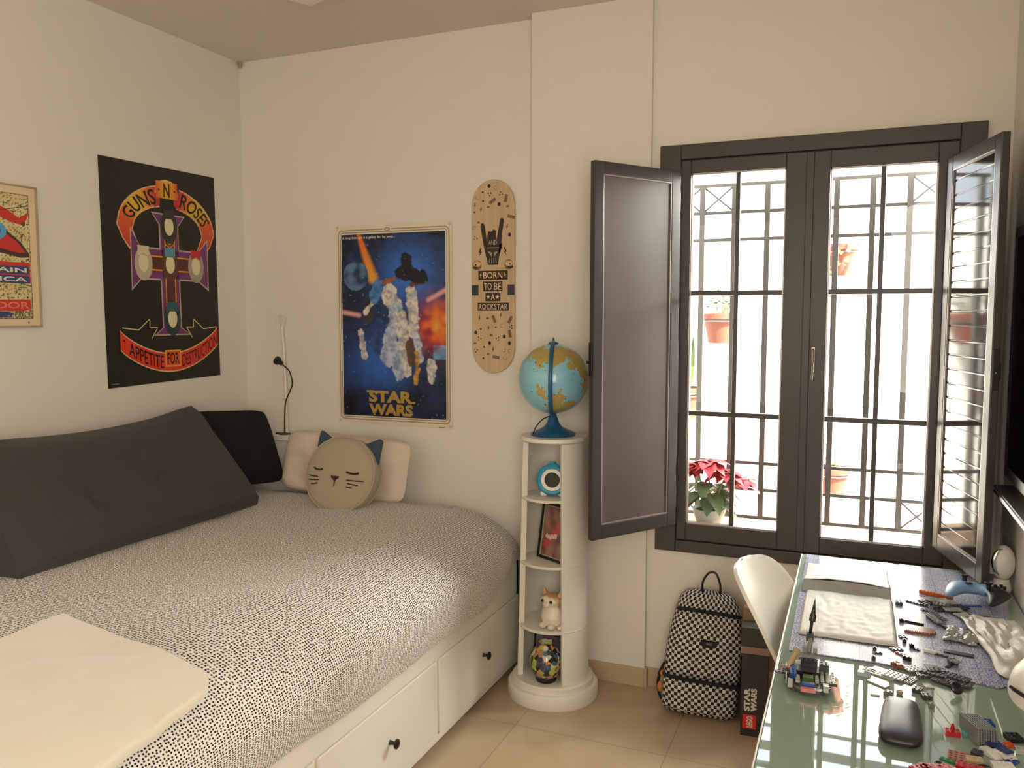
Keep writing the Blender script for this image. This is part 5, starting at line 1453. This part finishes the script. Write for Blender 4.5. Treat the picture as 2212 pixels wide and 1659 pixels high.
many([('wedge', 7, 5, 'lgrey', 3.093, -1.318, -28), ('plate', 5, 4, 'lgrey', 3.118, -1.330, -28, .0035), ('grille', 4, 4, 'grey', 3.143, -1.335, -25), ('plate', 3, 2, 'lgrey', 3.060, -1.312, -20)],
     'pale grey studded or ribbed plate on the glass in front of the jigsaw edge', 'pale plates on the glass', ZG)
many([('plate', 4, 3, 'lgrey', 3.160, -1.270, 35), ('plate', 4, 2, 'dgrey', 3.186, -1.300, 10), ('plate', 6, 2, 'dgrey', 3.205, -1.290, -20, .0035), ('plate', 6, 4, 'dgrey', 3.230, -1.296, -28), ('grille', 5, 2, 'dgrey', 3.222, -1.325, -28, .0), ('plate', 6, 3, 'dgrey', 3.256, -1.290, -30, .0035), ('plate', 4, 4, 'dgrey', 3.268, -1.315, -25), ('wedge', 4, 4, 'dgrey', 3.210, -1.262, 15, .0070)],
     'dark grey studded plate in the row along the front edge of the jigsaw', 'dark plates along the jigsaw edge', ZG + .004)
many([('brick', 2, 1, 'grey', 3.098, -1.440, 5), ('wheel', 1, 1, 'tan', 3.124, -1.425, 0), ('plate', 3, 1, 'white', 3.112, -1.462, -25), ('plate', 4, 1, 'lgrey', 3.132, -1.472, -38)], 'small pale piece just above the top of the glasses case', 'pale bits above the glasses case', ZG)
heap = [('brick', 2, 4, 'blue', 3.296, -1.612, 30), ('slope', 4, 2, 'white', 3.282, -1.655, -50), ('slope', 4, 2, 'white', 3.308, -1.650, -40), ('plate', 5, 2, 'navy', 3.300, -1.636, -48, .010), ('brick', 3, 3, 'black', 3.336, -1.566, 20),
        ('plate', 3, 2, 'orange', 3.320, -1.598, 45), ('brick', 3, 2, 'lgrey', 3.345, -1.620, 0), ('plate', 5, 4, 'brown', 3.226, -1.690, -8), ('brick', 3, 2, 'tan', 3.248, -1.700, 5), ('plate', 4, 1, 'green', 3.204, -1.715, -22),
        ('wheel', 1, 1, 'black', 3.180, -1.742, 0), ('brick', 4, 2, 'pink', 3.164, -1.765, 14), ('brick', 4, 2, 'pink', 3.200, -1.760, -30), ('brick', 4, 2, 'red', 3.146, -1.775, 40), ('brick', 5, 2, 'red', 3.236, -1.735, -8), ('wheel', 2, 2, 'black', 3.262, -1.728, 0),
        ('brick', 4, 2, 'white', 3.296, -1.702, 12), ('slope', 3, 2, 'red', 3.180, -1.775, 70, .0), ('plate', 3, 2, 'blue', 3.316, -1.672, 60), ('plate', 2, 2, 'yellow', 3.322, -1.725, 20), ('brick', 2, 2, 'dgrey', 3.256, -1.668, -20),
        ('plate', 4, 2, 'pink', 3.222, -1.765, 4, .0), ('brick', 3, 2, 'red', 3.215, -1.790, -50), ('brick', 2, 2, 'white', 3.274, -1.752, 33)]
names_ = {'pink': 'pink', 'red': 'red', 'lgrey': 'light grey', 'dgrey': 'dark grey', 'tan': 'tan', 'navy': 'navy blue'}
seen = {}
for r_ in heap:
    nm = names_.get(r_[3], r_[3]); kd = {'slope': 'sloped brick', 'wheel': 'wheel', 'plate': 'plate', 'brick': 'brick'}[r_[0]]
    lab = '%s toy %s in the colourful heap at the bottom right corner of the photo' % (nm, kd)
    many([r_], lab, '%s %s pieces in the bottom right heap' % (nm, kd), ZG)

# ---- built brick ship
sp = thing('brick_ship', 'spaceship built of grey, black and blue bricks near the left edge of the desk', 'toy', (2.922, -1.458, DZ), 0, rot=(0, 0, radians(4)))
sp.scale = (1.02, 1.02, 1.08)
def part(name, colr, fn):
    m = MB(); fn(m); return m.build(name, BM[colr], sp, bevel=.0003, bseg=1)
part('hull', 'dgrey', lambda m: (m.prism([(-.048, .045), (-.055, .0), (-.042, -.045), (-.020, -.066), (.024, -.066), (.046, -.040), (.052, .0), (.046, .045)], .010, .016, 'z'), studs(m, 10, 9, .016, 0, -.004)))
part('keel', 'black', lambda m: m.box((-.030, -.045, 0), (.030, .045, .010)))
part('left_wing', 'dgrey', lambda m: (m.prism([(-.048, .038), (-.078, .010), (-.072, .0), (-.045, .004)], .018, .022, 'z'), studs(m, 3, 3, .022, -.056, .015)))
for i in range(4):
    part('ribbed_plate', 'lgrey', lambda m, i=i: (m.box((.014 + i * .012, -.030 + i * .004, .019), (.022 + i * .012, .034, .023)), studs(m, 1, 7, .023, .018 + i * .012, .002)))
part('ribbed_plate', 'lgrey', lambda m: (m.box((-.030, -.040, .019), (-.020, -.005, .023)), studs(m, 1, 4, .023, -.025, -.022)))
part('blue_block', 'blue', lambda m: (m.box((-.042, -.018, .018), (-.028, .034, .030)), studs(m, 1, 6, .030, -.035, .008)))
part('cockpit', 'black', lambda m: (m.box((-.024, .004, .018), (.026, .042, .030)), m.box((-.018, .030, .030), (.020, .048, .046)), studs(m, 5, 1, .046, 0, .038)))
part('cockpit_seat', 'olive', lambda m: (m.box((-.014, -.026, .018), (.010, -.006, .028)), studs(m, 2, 1, .028, -.002, -.012)))
part('windscreen', 'blue', lambda m: m.box((-.016, -.056, .017), (.012, -.044, .026)))
part('nose_plate', 'pink', lambda m: m.box((-.018, -.070, .012), (.014, -.058, .020)))
part('tan_gun', 'tan', lambda m: (m.cyl((-.044, .034, .028), (-.030, .070, .042), .007, seg=12), m.cyl((-.030, .070, .042), (-.026, .082, .046), .009, seg=12)))
part('white_clip', 'white', lambda m: (m.box((-.052, .030, .024), (-.036, .046, .030)), m.box((-.030, .052, .028), (-.012, .060, .034))))
part('red_stripes', 'pink', lambda m: [m.box((-.060 + i * .006, .024, .024), (-.057 + i * .006, .032, .030)) for i in range(4)])
part('rear_block', 'dgrey', lambda m: (m.box((.024, .030, .018), (.046, .052, .040)), studs(m, 2, 2, .040, .035, .041)))
part('tower', 'grey', lambda m: (m.box((-.016, .046, .020), (.018, .062, .052)), studs(m, 4, 2, .052, 0, .054), m.cyl((.0, .066, .050), (.006, .095, .078), .006, seg=8), m.box((-.014, .062, .050), (-.004, .078, .064)), m.box((.010, .062, .050), (.020, .078, .064))))
part('tower_head', 'black', lambda m: (m.box((-.006, .088, .070), (.012, .104, .088)), m.cyl((.004, .104, .088), (.008, .122, .112), .004, seg=8)))
part('antenna', 'black', lambda m: (m.cyl((.008, .120, .108), (.010, .126, .122), .008, seg=12), m.cyl((.010, .126, .122), (.014, .136, .158), .0062, .0008, seg=12)))
for a_, b_ in (((-.052, -.034, .012), (-.049, .0, .026)), ((-.047, -.054, .012), (-.036, -.036, .026)), ((.030, -.058, .012), (.042, -.040, .026))):
    part('side_fin', 'lgrey', lambda m: m.box(a_, b_))
part('side_gun', 'black', lambda m: m.cyl((.044, -.024, .018), (.062, -.026, .018), .003, seg=8))

# ================================================================== MIRROR ON THE RIGHT WALL
t = thing('wall_mirror', 'dark framed glossy panel on the right wall reflecting the window at the photo edge', 'mirror', (3.499, 0, 0))
my0, my1, mz0, mz1 = -1.45, -.395, 1.095, 1.905
f = MB(); q = .035
f.box((-.030, my0, mz0), (0, my1, mz0 + q)).box((-.030, my0, mz1 - q), (0, my1, mz1)).box((-.030, my0, mz0 + q), (0, my0 + q, mz1 - q)).box((-.030, my1 - q, mz0 + q), (0, my1, mz1 - q))
f.build('frame', M_dark, t, bevel=.002)
MB().box((-.029, my0 + q, mz0 + q), (-.004, my1 - q, mz1 - q)).build('reflective_panel', mat('smoky_mirror', (.55, .50, .42, 1), rough=.02, metal=1.0), t)
t = thing('wall_shelf', 'thin shelf with a bright metal front edge under the mirror on the right wall', 'shelf', (3.499, 0, 0))
MB().box((-.060, -1.35, 1.048), (0, -.40, 1.062)).build('shelf_board', M_dark, t, bevel=.001)
MB().box((-.066, -1.35, 1.046), (-.060, -.40, 1.058)).build('metal_edge', M_metal, t, bevel=.001)
